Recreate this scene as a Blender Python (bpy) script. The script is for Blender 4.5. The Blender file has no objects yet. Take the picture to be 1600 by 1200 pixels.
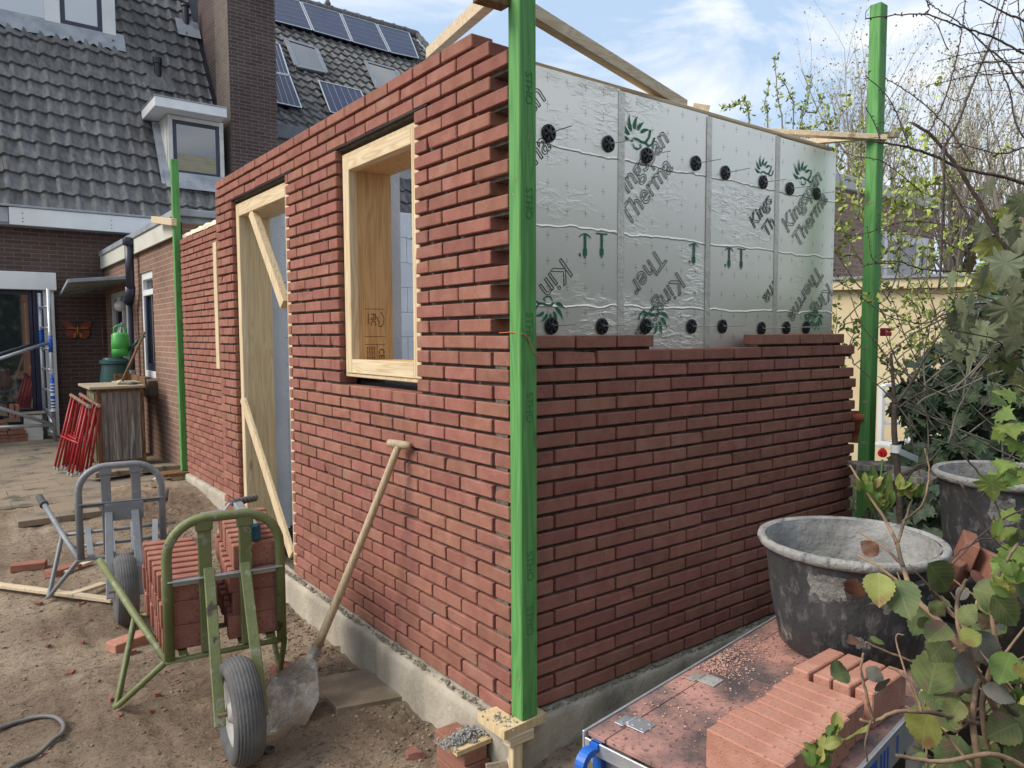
import bpy, math, random
import numpy as np
from mathutils import Vector, Matrix, noise
random.seed(7)
R=math.radians
sc=bpy.context.scene
# ------------------------------------------------------------------ camera
CAM=Vector((-1.5721,-2.0677,1.4090)); FPX=1143.4
YAW,PIT,ROL=0.65408,0.06637,-0.004508
Fv=Vector((math.sin(YAW)*math.cos(PIT),math.cos(YAW)*math.cos(PIT),-math.sin(PIT)))
R0=Vector((math.cos(YAW),-math.sin(YAW),0)); U0=R0.cross(Fv)
Rv=R0*math.cos(ROL)+U0*math.sin(ROL); Uv=-R0*math.sin(ROL)+U0*math.cos(ROL)
cd=bpy.data.cameras.new('camera'); cam=bpy.data.objects.new('camera',cd); sc.collection.objects.link(cam)
cam.matrix_world=Matrix(((Rv.x,Uv.x,-Fv.x,CAM.x),(Rv.y,Uv.y,-Fv.y,CAM.y),(Rv.z,Uv.z,-Fv.z,CAM.z),(0,0,0,1)))
cd.sensor_width=36; cd.lens=FPX/1600*36; cd.clip_start=.05; cd.clip_end=600
sc.camera=cam
# ------------------------------------------------------------------ sky and sun
SUN=Vector((-.86,.30,.80)).normalized()
W=bpy.data.worlds.new('World'); sc.world=W; W.use_nodes=True
nt=W.node_tree; N=nt.nodes; L=nt.links; N.clear()
out=N.new('ShaderNodeOutputWorld'); bg=N.new('ShaderNodeBackground'); L.new(bg.outputs[0],out.inputs[0])
sky=N.new('ShaderNodeTexSky'); sky.sky_type='NISHITA'; sky.sun_disc=False
sky.sun_elevation=math.asin(SUN.z); sky.sun_rotation=math.atan2(SUN.x,SUN.y)
sky.air_density=1.1; sky.dust_density=1.5
tc=N.new('ShaderNodeTexCoord'); mp=N.new('ShaderNodeMapping'); L.new(tc.outputs['Generated'],mp.inputs[0])
mp.inputs['Scale'].default_value=(.8,2.4,5.5); mp.inputs['Rotation'].default_value=(0.1,.12,.6)
n1=N.new('ShaderNodeTexNoise'); n1.inputs['Scale'].default_value=2.0; n1.inputs['Detail'].default_value=9; n1.inputs['Roughness'].default_value=.58; n1.inputs['Distortion'].default_value=.6
L.new(mp.outputs[0],n1.inputs[0])
cr=N.new('ShaderNodeValToRGB'); cr.color_ramp.elements[0].position=.41; cr.color_ramp.elements[1].position=.64
cr.color_ramp.elements[0].color=(.22,.22,.22,1); cr.color_ramp.elements[1].color=(1,1,1,1)
L.new(n1.outputs[0],cr.inputs[0])
hz=N.new('ShaderNodeMix'); hz.data_type='RGBA'; hz.inputs[0].default_value=.75; L.new(sky.outputs[0],hz.inputs[6]); hz.inputs[7].default_value=(2.9,4.7,7.1,1)
mx=N.new('ShaderNodeMix'); mx.data_type='RGBA'; L.new(cr.outputs[0],mx.inputs[0]); L.new(hz.outputs[2],mx.inputs[6])
mx.inputs[7].default_value=(7.9,8.05,8.3,1)
L.new(mx.outputs[2],bg.inputs[0]); bg.inputs[1].default_value=.105
sl=bpy.data.lights.new('sun','SUN'); sl.energy=2.7; sl.angle=R(32); sl.color=(1,.93,.84)
so=bpy.data.objects.new('sun',sl); sc.collection.objects.link(so); so.rotation_euler=(-SUN).to_track_quat('-Z','Y').to_euler()
sc.view_settings.view_transform='Standard'; sc.view_settings.look='None'; sc.view_settings.gamma=1; sc.view_settings.exposure=0.42
sc.cycles.max_bounces=6; sc.cycles.transparent_max_bounces=8
# ------------------------------------------------------------------ pixel -> place helpers (photo pixels, 1600 wide)
def ray(x,y): return Fv+Rv*((x-800)/FPX)-Uv*((y-600)/FPX)
def at(x,y,d): return CAM+ray(x,y)*d
def at_x(x,y,X): r=ray(x,y); return CAM+r*((X-CAM.x)/r.x)
def at_y(x,y,Y): r=ray(x,y); return CAM+r*((Y-CAM.y)/r.y)
def at_z(x,y,Z): r=ray(x,y); return CAM+r*((Z-CAM.z)/r.z)
def at_pl(x,y,P,Nn): r=ray(x,y); return CAM+r*((P-CAM).dot(Nn)/r.dot(Nn))
# ------------------------------------------------------------------ mesh helpers
class MB:
    def __init__(s): s.v=[]; s.f=[]; s.uv=None
    def add(s,vs,fs):
        b=len(s.v); s.v+= [tuple(v) for v in vs]; s.f+=[tuple(i+b for i in f) for f in fs]
    def box(s,a,b,M=None):
        vs=[Vector((x,y,z)) for x in (a[0],b[0]) for y in (a[1],b[1]) for z in (a[2],b[2])]
        if M is not None: vs=[M@v for v in vs]
        s.add(vs,[(0,1,3,2),(4,6,7,5),(0,4,5,1),(2,3,7,6),(0,2,6,4),(1,5,7,3)])
    def cbox(s,a,b,c=.003,M=None):      # box with chamfered edges
        lo=[min(a[i],b[i]) for i in range(3)]; hi=[max(a[i],b[i]) for i in range(3)]
        c=min(c,*[(hi[i]-lo[i])*.45 for i in range(3)])
        vs=[];idx={}
        for ax in range(3):
            for sx in (0,1):
                for sy in (0,1):
                    for sz in (0,1):
                        sg=(sx,sy,sz); p=[]
                        for i in range(3):
                            e=hi[i] if sg[i] else lo[i]
                            if i!=ax: e+= -c if sg[i] else c
                            p.append(e)
                        idx[(ax,)+sg]=len(vs); vs.append(Vector(p))
        fs=[]
        def q(ax,sg): return idx[(ax,)+tuple(sg)]
        for ax in range(3):
            o=[i for i in range(3) if i!=ax]
            for e in (0,1):
                l=[]
                for (m,n) in ((0,0),(1,0),(1,1),(0,1)):
                    sg=[0,0,0]; sg[ax]=e; sg[o[0]]=m; sg[o[1]]=n; l.append(q(ax,sg))
                if (e==0)^(ax==1): l.reverse()
                fs.append(l)
        for ax in range(3):             # edges along axis ax join faces of the two others
            o=[i for i in range(3) if i!=ax]
            for m in (0,1):
                for n in (0,1):
                    s0=[0,0,0]; s0[o[0]]=m; s0[o[1]]=n; s0[ax]=0; s1=list(s0); s1[ax]=1
                    fs.append([q(o[0],s0),q(o[1],s0),q(o[1],s1),q(o[0],s1)])
        for sx in (0,1):
            for sy in (0,1):
                for sz in (0,1): fs.append([q(0,(sx,sy,sz)),q(1,(sx,sy,sz)),q(2,(sx,sy,sz))])
        ctr=Vector([(lo[i]+hi[i])/2 for i in range(3)]); ff=[]
        for f in fs:
            n=(vs[f[1]]-vs[f[0]]).cross(vs[f[2]]-vs[f[0]]); m=sum((vs[i] for i in f),Vector())/len(f)-ctr
            ff.append(f if n.dot(m)>0 else f[::-1])
        if M is not None: vs=[M@v for v in vs]
        s.add(vs,ff)
    def beam(s,p,q,w,h,up=(0,0,1),c=.002):   # bar from p to q, w sideways, h along up
        p=Vector(p);q=Vector(q);d=q-p;l=d.length;d.normalize();up=Vector(up)
        sd=d.cross(up); 
        if sd.length<1e-4: sd=d.cross(Vector((1,0,0)))
        sd.normalize(); u=sd.cross(d)
        M=Matrix(((d.x,sd.x,u.x,p.x),(d.y,sd.y,u.y,p.y),(d.z,sd.z,u.z,p.z),(0,0,0,1)))
        s.cbox((0,-w/2,-h/2),(l,w/2,h/2),c,M)
    def tube(s,pts,r,n=8,cap=True):
        pts=[Vector(p) for p in pts]; m=len(pts)
        rs=r if isinstance(r,(list,tuple)) else [r]*m
        b=len(s.v); ref=None
        for i,p in enumerate(pts):
            t=(pts[min(i+1,m-1)]-pts[max(i-1,0)])
            if t.length<1e-9: t=Vector((0,0,1))
            t.normalize()
            if ref is None:
                ref=t.orthogonal().normalized()
            else:
                ref=(ref-t*ref.dot(t))
                ref=ref.normalized() if ref.length>1e-6 else t.orthogonal().normalized()
            bi=t.cross(ref)
            for k in range(n):
                a=2*math.pi*k/n; s.v.append(tuple(p+ref*(math.cos(a)*rs[i])+bi*(math.sin(a)*rs[i])))
        for i in range(m-1):
            for k in range(n):
                k2=(k+1)%n; s.f.append((b+i*n+k,b+i*n+k2,b+(i+1)*n+k2,b+(i+1)*n+k))
        if cap and n>3: s.f.append(tuple(b+k for k in range(n))[::-1]); s.f.append(tuple(b+(m-1)*n+k for k in range(n)))
    def lathe(s,prof,n=32,M=None,f=None):     # prof: (r,z) list
        b=len(s.v)
        for (r,z) in prof:
            for k in range(n):
                a=2*math.pi*k/n; rr=r*(f(a) if f else 1)
                v=Vector((rr*math.cos(a),rr*math.sin(a),z)); s.v.append(tuple(M@v if M is not None else v))
        for i in range(len(prof)-1):
            for k in range(n):
                k2=(k+1)%n; s.f.append((b+i*n+k,b+i*n+k2,b+(i+1)*n+k2,b+(i+1)*n+k))
    def prism(s,poly,n,t):     # polygon (3d pts) extruded by vector n*t
        n=Vector(n)*t; m=len(poly); a=[Vector(p) for p in poly]; b=[p+n for p in a]
        s.add(a+b,[tuple(range(m))[::-1],tuple(range(m,2*m))]+[(i,(i+1)%m,(i+1)%m+m,i+m) for i in range(m)])
    def quad(s,*p): s.add(p,[tuple(range(len(p)))])
    def build(s,name,mat,parent=None,smooth=False):
        me=bpy.data.meshes.new(name); me.from_pydata(s.v,[],s.f); me.update()
        if s.uv:
            ul=me.uv_layers.new(name='UVMap')
            for lp in me.loops: ul.data[lp.index].uv=s.uv[lp.vertex_index]
        if smooth:
            me.polygons.foreach_set('use_smooth',[True]*len(me.polygons))
        me.materials.append(mat)
        o=bpy.data.objects.new(name,me); sc.collection.objects.link(o)
        if parent is not None:
            o.parent=parent
            if s.world: o.matrix_parent_inverse=WORLD(parent).inverted()
        return o
    world=True
_W={}
def WORLD(o):
    m=o.matrix_basis.copy()
    return (WORLD(o.parent)@o.matrix_parent_inverse@m) if o.parent else m
def tag(o,label=None,cat=None,group=None,kind=None):
    if label: o['label']=label
    if cat: o['category']=cat
    if group: o['group']=group
    if kind: o['kind']=kind
    return o
def thing(name,label,cat,loc=(0,0,0),rz=0,group=None):
    o=bpy.data.objects.new(name,None); sc.collection.objects.link(o); o.location=loc; o.rotation_euler=(0,0,rz); o.empty_display_size=.1
    return tag(o,label,cat,group)
def kids(o): return [c for c in bpy.data.objects if c.parent==o]
def copy_tree(o,parent=None):
    c=o.copy(); sc.collection.objects.link(c)
    if parent is not None: c.parent=parent
    for ch in kids(o): copy_tree(ch,c)
    return c
def text(body,size,M,name,mat,parent,outline=0,extrude=.0006,align='LEFT'):
    cu=bpy.data.curves.new(name,'FONT'); cu.body=body; cu.size=size; cu.align_x=align
    if outline: cu.fill_mode='NONE'; cu.bevel_depth=outline; cu.bevel_resolution=0
    else: cu.extrude=extrude
    o=bpy.data.objects.new('tmp',cu); sc.collection.objects.link(o)
    dg=bpy.context.evaluated_depsgraph_get(); me=bpy.data.meshes.new_from_object(o.evaluated_get(dg))
    bpy.data.objects.remove(o); me.transform(M); me.name=name; me.materials.clear(); me.materials.append(mat)
    o=bpy.data.objects.new(name,me); sc.collection.objects.link(o)
    if parent is not None: o.parent=parent; o.matrix_parent_inverse=WORLD(parent).inverted()
    return o
def frame(o,x,y):   # matrix with local x,y axes
    x=Vector(x).normalized(); y=Vector(y); y=(y-x*y.dot(x)).normalized(); z=x.cross(y)
    return Matrix(((x.x,y.x,z.x,o[0]),(x.y,y.y,z.y,o[1]),(x.z,y.z,z.z,o[2]),(0,0,0,1)))
# ------------------------------------------------------------------ materials
def mat(name,c1,c2=None,scale=6,rough=.8,bump=.0,bscale=60,isl=0,stretch=(1,1,1),metal=0,c3=None,s3=2.5,t3=(.5,.62),detail=6,spec=.5,dist=0,lo=.35,hi=.65,hue=None,bd=.02,c4=None,s4=90,t4=(.62,.7),emit=None):
    m=bpy.data.materials.new(name); m.use_nodes=True; nt=m.node_tree; N=nt.nodes; L=nt.links
    b=N['Principled BSDF']; b.inputs['Roughness'].default_value=rough; b.inputs['Metallic'].default_value=metal; b.inputs['Specular IOR Level'].default_value=spec
    tc=N.new('ShaderNodeTexCoord'); mp=N.new('ShaderNodeMapping'); mp.inputs['Scale'].default_value=stretch; L.new(tc.outputs['Object'],mp.inputs[0])
    if c2 is None: c2=c1
    n=N.new('ShaderNodeTexNoise'); n.inputs['Scale'].default_value=scale; n.inputs['Detail'].default_value=detail; n.inputs['Distortion'].default_value=dist
    L.new(mp.outputs[0],n.inputs[0])
    r=N.new('ShaderNodeValToRGB'); e=r.color_ramp.elements; e[0].position=lo; e[1].position=hi; e[0].color=(*c1,1); e[1].color=(*c2,1)
    L.new(n.outputs[0],r.inputs[0]); col=r.outputs[0]
    def over(col,cc,sc_,t,vec=mp):
        n2=N.new('ShaderNodeTexNoise'); n2.inputs['Scale'].default_value=sc_; n2.inputs['Detail'].default_value=7; n2.inputs['Roughness'].default_value=.6; L.new(vec.outputs[0],n2.inputs[0])
        mr=N.new('ShaderNodeMapRange'); mr.inputs[1].default_value=t[0]; mr.inputs[2].default_value=t[1]; L.new(n2.outputs[0],mr.inputs[0])
        x=N.new('ShaderNodeMix'); x.data_type='RGBA'; L.new(mr.outputs[0],x.inputs[0]); L.new(col,x.inputs[6]); x.inputs[7].default_value=(*cc,1); return x.outputs[2]
    if c3: col=over(col,c3,s3,t3)
    if c4: col=over(col,c4,s4,t4)
    if isl:
        g=N.new('ShaderNodeNewGeometry'); h=N.new('ShaderNodeHueSaturation')
        mr=N.new('ShaderNodeMapRange'); mr.inputs[3].default_value=1-isl; mr.inputs[4].default_value=1+isl; L.new(g.outputs['Random Per Island'],mr.inputs[0])
        L.new(mr.outputs[0],h.inputs['Value']); L.new(col,h.inputs['Color'])
        if hue:
            ml=N.new('ShaderNodeMath'); ml.operation='MULTIPLY'; ml.inputs[1].default_value=7.31; L.new(g.outputs['Random Per Island'],ml.inputs[0])
            fr=N.new('ShaderNodeMath'); fr.operation='FRACT'; L.new(ml.outputs[0],fr.inputs[0])
            m2=N.new('ShaderNodeMapRange'); m2.inputs[3].default_value=.5-hue; m2.inputs[4].default_value=.5+hue; L.new(fr.outputs[0],m2.inputs[0]); L.new(m2.outputs[0],h.inputs['Hue'])
        col=h.outputs[0]
    L.new(col,b.inputs['Base Color'])
    if bump:
        nb=N.new('ShaderNodeTexNoise'); nb.inputs['Scale'].default_value=bscale; nb.inputs['Detail'].default_value=8; nb.inputs['Roughness'].default_value=.65
        L.new(mp.outputs[0] if stretch!=(1,1,1) else tc.outputs['Object'],nb.inputs[0])
        bp=N.new('ShaderNodeBump'); bp.inputs['Strength'].default_value=bump; bp.inputs['Distance'].default_value=bd; L.new(nb.outputs[0],bp.inputs['Height']); L.new(bp.outputs[0],b.inputs['Normal'])
    if emit: b.inputs['Emission Color'].default_value=(*emit,1); b.inputs['Emission Strength'].default_value=1
    return m
def wood(name,c1,c2,axis=2,rough=.7,bump=.15,isl=.06,fine=1,knots=True):
    # long grain along the given axis
    m=bpy.data.materials.new(name); m.use_nodes=True; nt=m.node_tree; N=nt.nodes; L=nt.links
    b=N['Principled BSDF']; b.inputs['Roughness'].default_value=rough; b.inputs['Specular IOR Level'].default_value=.3
    tc=N.new('ShaderNodeTexCoord'); mp=N.new('ShaderNodeMapping'); s=[16*fine]*3; s[axis]=1.1*fine; mp.inputs['Scale'].default_value=s; L.new(tc.outputs['Object'],mp.inputs[0])
    n=N.new('ShaderNodeTexNoise'); n.inputs['Scale'].default_value=1; n.inputs['Detail'].default_value=2; n.inputs['Distortion'].default_value=.4; L.new(mp.outputs[0],n.inputs[0])
    w=N.new('ShaderNodeMath'); w.operation='MULTIPLY'; w.inputs[1].default_value=9; L.new(n.outputs[0],w.inputs[0])
    sn=N.new('ShaderNodeMath'); sn.operation='PINGPONG'; sn.inputs[1].default_value=.5; L.new(w.outputs[0],sn.inputs[0])
    r=N.new('ShaderNodeValToRGB'); e=r.color_ramp.elements; e[0].position=.0; e[0].color=(*c1,1); e[1].position=.38; e[1].color=(*c2,1); L.new(sn.outputs[0],r.inputs[0])
    n3=N.new('ShaderNodeTexNoise'); n3.inputs['Scale'].default_value=3; n3.inputs['Detail'].default_value=6; L.new(mp.outputs[0],n3.inputs[0])
    x=N.new('ShaderNodeMix'); x.data_type='RGBA'; x.blend_type='MULTIPLY'; x.inputs[0].default_value=.35; L.new(r.outputs[0],x.inputs[6]); L.new(n3.outputs[0],x.inputs[7]); col=x.outputs[2]
    if knots:
        v=N.new('ShaderNodeTexVoronoi'); v.inputs['Scale'].default_value=1; s2=[5]*3; s2[axis]=2.2; mp2=N.new('ShaderNodeMapping'); mp2.inputs['Scale'].default_value=s2; L.new(tc.outputs['Object'],mp2.inputs[0]); L.new(mp2.outputs[0],v.inputs[0])
        mr=N.new('ShaderNodeMapRange'); mr.inputs[1].default_value=.05; mr.inputs[2].default_value=.11; mr.inputs[3].default_value=.75; mr.inputs[4].default_value=0; L.new(v.outputs[0],mr.inputs[0])
        y=N.new('ShaderNodeMix'); y.data_type='RGBA'; L.new(mr.outputs[0],y.inputs[0]); L.new(col,y.inputs[6]); y.inputs[7].default_value=(c1[0]*.45,c1[1]*.35,c1[2]*.3,1); col=y.outputs[2]
    g=N.new('ShaderNodeNewGeometry'); h=N.new('ShaderNodeHueSaturation'); mr=N.new('ShaderNodeMapRange'); mr.inputs[3].default_value=1-isl; mr.inputs[4].default_value=1+isl
    L.new(g.outputs['Random Per Island'],mr.inputs[0]); L.new(mr.outputs[0],h.inputs['Value']); L.new(col,h.inputs['Color']); L.new(h.outputs[0],b.inputs['Base Color'])
    bp=N.new('ShaderNodeBump'); bp.inputs['Strength'].default_value=bump; bp.inputs['Distance'].default_value=.004; L.new(n3.outputs[0],bp.inputs['Height']); L.new(bp.outputs[0],b.inputs['Normal'])
    return m
def brick_wall_mat(name,c1,c2,mortar,axis='x',bw=.22,bh=.0618,msize=.012,bump=.5):
    m=bpy.data.materials.new(name); m.use_nodes=True; nt=m.node_tree; N=nt.nodes; L=nt.links
    b=N['Principled BSDF']; b.inputs['Roughness'].default_value=.9; b.inputs['Specular IOR Level'].default_value=.2
    tc=N.new('ShaderNodeTexCoord'); sp=N.new('ShaderNodeSeparateXYZ'); L.new(tc.outputs['Object'],sp.inputs[0])
    cb=N.new('ShaderNodeCombineXYZ'); L.new(sp.outputs[0 if axis=='x' else 1],cb.inputs[0]); L.new(sp.outputs[2],cb.inputs[1])
    bt=N.new('ShaderNodeTexBrick'); L.new(cb.outputs[0],bt.inputs[0]); bt.inputs['Scale'].default_value=1
    bt.inputs['Brick Width'].default_value=bw; bt.inputs['Row Height'].default_value=bh; bt.inputs['Mortar Size'].default_value=msize*.5; bt.inputs['Mortar Smooth'].default_value=.2
    bt.inputs['Color1'].default_value=(*c1,1); bt.inputs['Color2'].default_value=(*c2,1); bt.inputs['Mortar'].default_value=(*mortar,1); bt.inputs['Bias'].default_value=0
    n=N.new('ShaderNodeTexNoise'); n.inputs['Scale'].default_value=1.3; n.inputs['Detail'].default_value=9; L.new(tc.outputs['Object'],n.inputs[0])
    mr=N.new('ShaderNodeMapRange'); mr.inputs[3].default_value=.55; mr.inputs[4].default_value=1.4; L.new(n.outputs[0],mr.inputs[0])
    x=N.new('ShaderNodeMix'); x.data_type='RGBA'; x.blend_type='MULTIPLY'; x.inputs[0].default_value=1; L.new(bt.outputs[0],x.inputs[6]); L.new(mr.outputs[0],x.inputs[7]); L.new(x.outputs[2],b.inputs['Base Color'])
    bp=N.new('ShaderNodeBump'); bp.inputs['Strength'].default_value=bump; bp.inputs['Distance'].default_value=.01; bp.invert=True; L.new(bt.outputs['Fac'],bp.inputs['Height']); L.new(bp.outputs[0],b.inputs['Normal'])
    return m
def glass_mat(name,c=(.02,.025,.03),rough=.03):
    m=bpy.data.materials.new(name); m.use_nodes=True; b=m.node_tree.nodes['Principled BSDF']; b.inputs['Base Color'].default_value=(*c,1); b.inputs['Roughness'].default_value=rough; b.inputs['Specular IOR Level'].default_value=1.0; b.inputs['IOR'].default_value=1.9
    return m
def leaf_mat(name,c1,c2,vein,trans=.3,isl=.25,hue=.02,spec=.3,brown=None):
    m=bpy.data.materials.new(name); m.use_nodes=True; nt=m.node_tree; N=nt.nodes; L=nt.links
    b=N['Principled BSDF']; b.inputs['Roughness'].default_value=.55; b.inputs['Specular IOR Level'].default_value=spec
    uv=N.new('ShaderNodeUVMap'); sp=N.new('ShaderNodeSeparateXYZ'); L.new(uv.outputs[0],sp.inputs[0])
    def M(op,a,b_=None,c=None):
        q=N.new('ShaderNodeMath'); q.operation=op
        for i,z in enumerate((a,b_,c)):
            if z is None: continue
            if isinstance(z,(int,float)): q.inputs[i].default_value=z
            else: L.new(z,q.inputs[i])
        return q.outputs[0]
    av=M('ABSOLUTE',sp.outputs[1])
    t=M('SUBTRACT',sp.outputs[0],M('MULTIPLY',av,.9)); sv=M('PINGPONG',M('MULTIPLY',t,7),.5)
    side=M('LESS_THAN',sv,.07); mid=M('LESS_THAN',av,.02); ve=M('MAXIMUM',side,mid)
    n=N.new('ShaderNodeTexNoise'); n.inputs['Scale'].default_value=25; tc=N.new('ShaderNodeTexCoord'); L.new(tc.outputs['Object'],n.inputs[0])
    r=N.new('ShaderNodeValToRGB'); e=r.color_ramp.elements; e[0].position=.35; e[1].position=.65; e[0].color=(*c1,1); e[1].color=(*c2,1); L.new(n.outputs[0],r.inputs[0]); col=r.outputs[0]
    if brown:
        n2=N.new('ShaderNodeTexNoise'); n2.inputs['Scale'].default_value=14; L.new(tc.outputs['Object'],n2.inputs[0]); mr=N.new('ShaderNodeMapRange'); mr.inputs[1].default_value=.56; mr.inputs[2].default_value=.66; L.new(n2.outputs[0],mr.inputs[0])
        x=N.new('ShaderNodeMix'); x.data_type='RGBA'; L.new(mr.outputs[0],x.inputs[0]); L.new(col,x.inputs[6]); x.inputs[7].default_value=(*brown,1); col=x.outputs[2]
    x=N.new('ShaderNodeMix'); x.data_type='RGBA'; L.new(M('MULTIPLY',ve,.28),x.inputs[0]); L.new(col,x.inputs[6]); x.inputs[7].default_value=(*vein,1)
    g=N.new('ShaderNodeNewGeometry'); h=N.new('ShaderNodeHueSaturation'); mr=N.new('ShaderNodeMapRange'); mr.inputs[3].default_value=1-isl; mr.inputs[4].default_value=1+isl; L.new(g.outputs['Random Per Island'],mr.inputs[0]); L.new(mr.outputs[0],h.inputs['Value'])
    m2=N.new('ShaderNodeMapRange'); m2.inputs[3].default_value=.5-hue; m2.inputs[4].default_value=.5+hue; L.new(M('FRACT',M('MULTIPLY',g.outputs['Random Per Island'],9.7)),m2.inputs[0]); L.new(m2.outputs[0],h.inputs['Hue'])
    L.new(x.outputs[2],h.inputs['Color']); L.new(h.outputs[0],b.inputs['Base Color'])
    bp=N.new('ShaderNodeBump'); bp.inputs['Strength'].default_value=.5; bp.inputs['Distance'].default_value=.003; bp.invert=True; L.new(ve,bp.inputs['Height']); L.new(bp.outputs[0],b.inputs['Normal'])
    tr=N.new('ShaderNodeBsdfTranslucent'); L.new(h.outputs[0],tr.inputs[0]); ms=N.new('ShaderNodeMixShader'); ms.inputs[0].default_value=trans
    L.new(b.outputs[0],ms.inputs[1]); L.new(tr.outputs[0],ms.inputs[2]); L.new(ms.outputs[0],N['Material Output'].inputs[0])
    return m
M={}
M['brick']=mat('new_brick',(.300,.128,.095),(.370,.165,.122),14,.9,.7,230,isl=.13,hue=.007,c3=(.40,.235,.19),s3=6,t3=(.55,.85),c4=(.14,.055,.042),s4=130,t4=(.58,.70),spec=.2,bd=.008)
M['brick_pink']=mat('dusty_brick',(.43,.19,.142),(.53,.265,.205),14,.9,.5,230,isl=.1,hue=.008,c4=(.22,.085,.06),s4=120,t4=(.57,.7),c3=(.36,.15,.11),s3=5,t3=(.48,.66),spec=.2,bd=.006)
M['mortar']=mat('mortar',(.13,.11,.085),(.23,.195,.15),30,.95,1,120,bd=.02)
M['concrete']=mat('foundation_concrete',(.38,.335,.26),(.51,.46,.365),5,.9,.6,40,c3=(.22,.20,.165),s3=3,t3=(.5,.7),stretch=(1,1,.6))
M['crumb']=mat('mortar_crumbs',(.26,.22,.17),(.40,.35,.28),25,.95,.8,90,isl=.2)
M['pine']=wood('pale_pine',(.70,.51,.29),(.84,.68,.44),2)
M['pine_y']=wood('pale_pine_level',(.70,.51,.29),(.84,.68,.44),1)
M['pine_x']=wood('pale_pine_across',(.66,.50,.32),(.80,.66,.46),0)
M['ply']=wood('plywood_panel',(.60,.34,.13),(.72,.44,.20),2,knots=False)
M['ply_pale']=wood('pale_plywood',(.68,.49,.26),(.78,.61,.36),2,knots=False)
M['green']=wood('green_stained_pine',(.105,.31,.085),(.15,.40,.115),2,rough=.65,isl=.02,bump=.4)
M['dark_ink']=mat('dark_ink',(.06,.085,.07),rough=.7)
M['green_ink']=mat('green_ink',(.01,.16,.07),rough=.6)
M['ink_stamp']=mat('brown_stamp_ink',(.10,.05,.02),rough=.8)
M['post_ink']=mat('post_ink',(.06,.20,.06),rough=.8)
M['black']=mat('black_plastic',(.012,.012,.014),rough=.45)
M['membrane']=mat('dark_membrane',(.016,.018,.024),(.03,.033,.04),4,.6,.3,12)
M['block']=mat('grey_block',(.56,.59,.63),(.64,.67,.71),3,.85,.3,50)
M['tape']=mat('foil_tape',(.60,.57,.50),(.70,.67,.60),12,.42,.3,30,metal=.6)
M['steel']=mat('galvanised_steel',(.42,.44,.46),(.55,.57,.59),12,.38,.1,80,metal=.7)
M['alu']=mat('aluminium',(.50,.52,.54),(.62,.64,.66),20,.35,.05,80,metal=.6)
M['grey_paint']=mat('grey_paint',(.17,.185,.20),(.22,.235,.25),6,.45,.15,60,c3=(.33,.32,.30),s3=22,t3=(.60,.7))
M['green_paint']=mat('olive_green_paint',(.135,.155,.055),(.18,.205,.08),7,.5,.25,60,c3=(.30,.31,.24),s3=18,t3=(.58,.68),c4=(.07,.05,.035),s4=9,t4=(.63,.68))
M['rubber']=mat('dusty_rubber',(.07,.07,.073),(.13,.127,.122),8,.8,.3,60,c3=(.16,.15,.13),s3=5,t3=(.5,.75))
M['rim_paint']=mat('wheel_rim',(.27,.26,.24),(.40,.39,.36),9,.5,.2,40,c3=(.25,.21,.17),s3=7,t3=(.5,.7))
M['rust']=mat('rusty_steel',(.16,.09,.055),(.26,.16,.10),20,.8,.3,60)
M['red_paint']=mat('red_paint',(.33,.012,.016),(.42,.02,.024),8,.45,.1,40,c3=(.5,.36,.33),s3=26,t3=(.66,.7))
M['white']=mat('white_paint',(.70,.71,.71),(.78,.79,.79),3,.45,.05,30)
M['white2']=mat('weathered_white',(.56,.55,.51),(.70,.69,.65),3,.6,.15,30,c3=(.42,.40,.33),s3=5,t3=(.55,.75))
M['cream']=mat('cream_trim',(.55,.54,.46),(.66,.65,.57),3,.6,.1,30,c3=(.40,.38,.28),s3=3,t3=(.55,.75))
M['navy']=mat('navy_window_frame',(.018,.022,.05),(.026,.03,.06),5,.35)
M['lead']=mat('lead_flashing',(.24,.26,.29),(.36,.38,.41),5,.55,.4,14)
M['tile']=mat('grey_roof_tile',(.098,.097,.098),(.172,.168,.166),7,.82,.5,50,isl=.22,hue=.02,c3=(.20,.195,.19),s3=4.5,t3=(.5,.72),stretch=(3,1,1),spec=.3,c4=(.10,.105,.065),s4=2,t4=(.62,.75))
M['panel']=mat('solar_cell',(.010,.016,.055),(.015,.024,.075),3,.35,spec=.25)
M['glass']=glass_mat('dark_glass')
M['glass_pale']=glass_mat('blind_behind_glass',(.42,.46,.50),.12)
M['oldbrick']=brick_wall_mat('old_brown_brick',(.085,.055,.05),(.115,.072,.062),(.155,.13,.115))
M['oldbrick_y']=brick_wall_mat('old_red_brick',(.22,.125,.095),(.27,.155,.115),(.33,.27,.21),axis='y')
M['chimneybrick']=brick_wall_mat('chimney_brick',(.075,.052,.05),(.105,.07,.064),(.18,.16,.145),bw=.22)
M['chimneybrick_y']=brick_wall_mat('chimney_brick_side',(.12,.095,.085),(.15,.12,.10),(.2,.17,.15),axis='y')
M['farbrick']=brick_wall_mat('neighbour_brick',(.26,.17,.13),(.32,.21,.16),(.36,.31,.27),bw=.25,bh=.07)
M['yellow']=mat('yellow_render',(.78,.62,.36),(.84,.70,.44),3,.85,.2,40)
M['oldwood']=mat('flaking_grey_wood',(.13,.115,.10),(.26,.235,.21),3,.9,.5,8,stretch=(14,14,1.2),c3=(.42,.40,.37),s3=1.6,t3=(.52,.66))
M['browntrim']=wood('brown_weathered_wood',(.13,.065,.03),(.25,.14,.07),2)
M['greywood']=wood('pale_weathered_wood',(.34,.28,.19),(.50,.43,.31),0,knots=False)
M['olivewood']=wood('mossy_wood',(.16,.14,.08),(.27,.25,.15),2,knots=False)
M['barrel']=mat('dark_green_plastic',(.012,.05,.045),(.016,.06,.055),3,.35)
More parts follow.
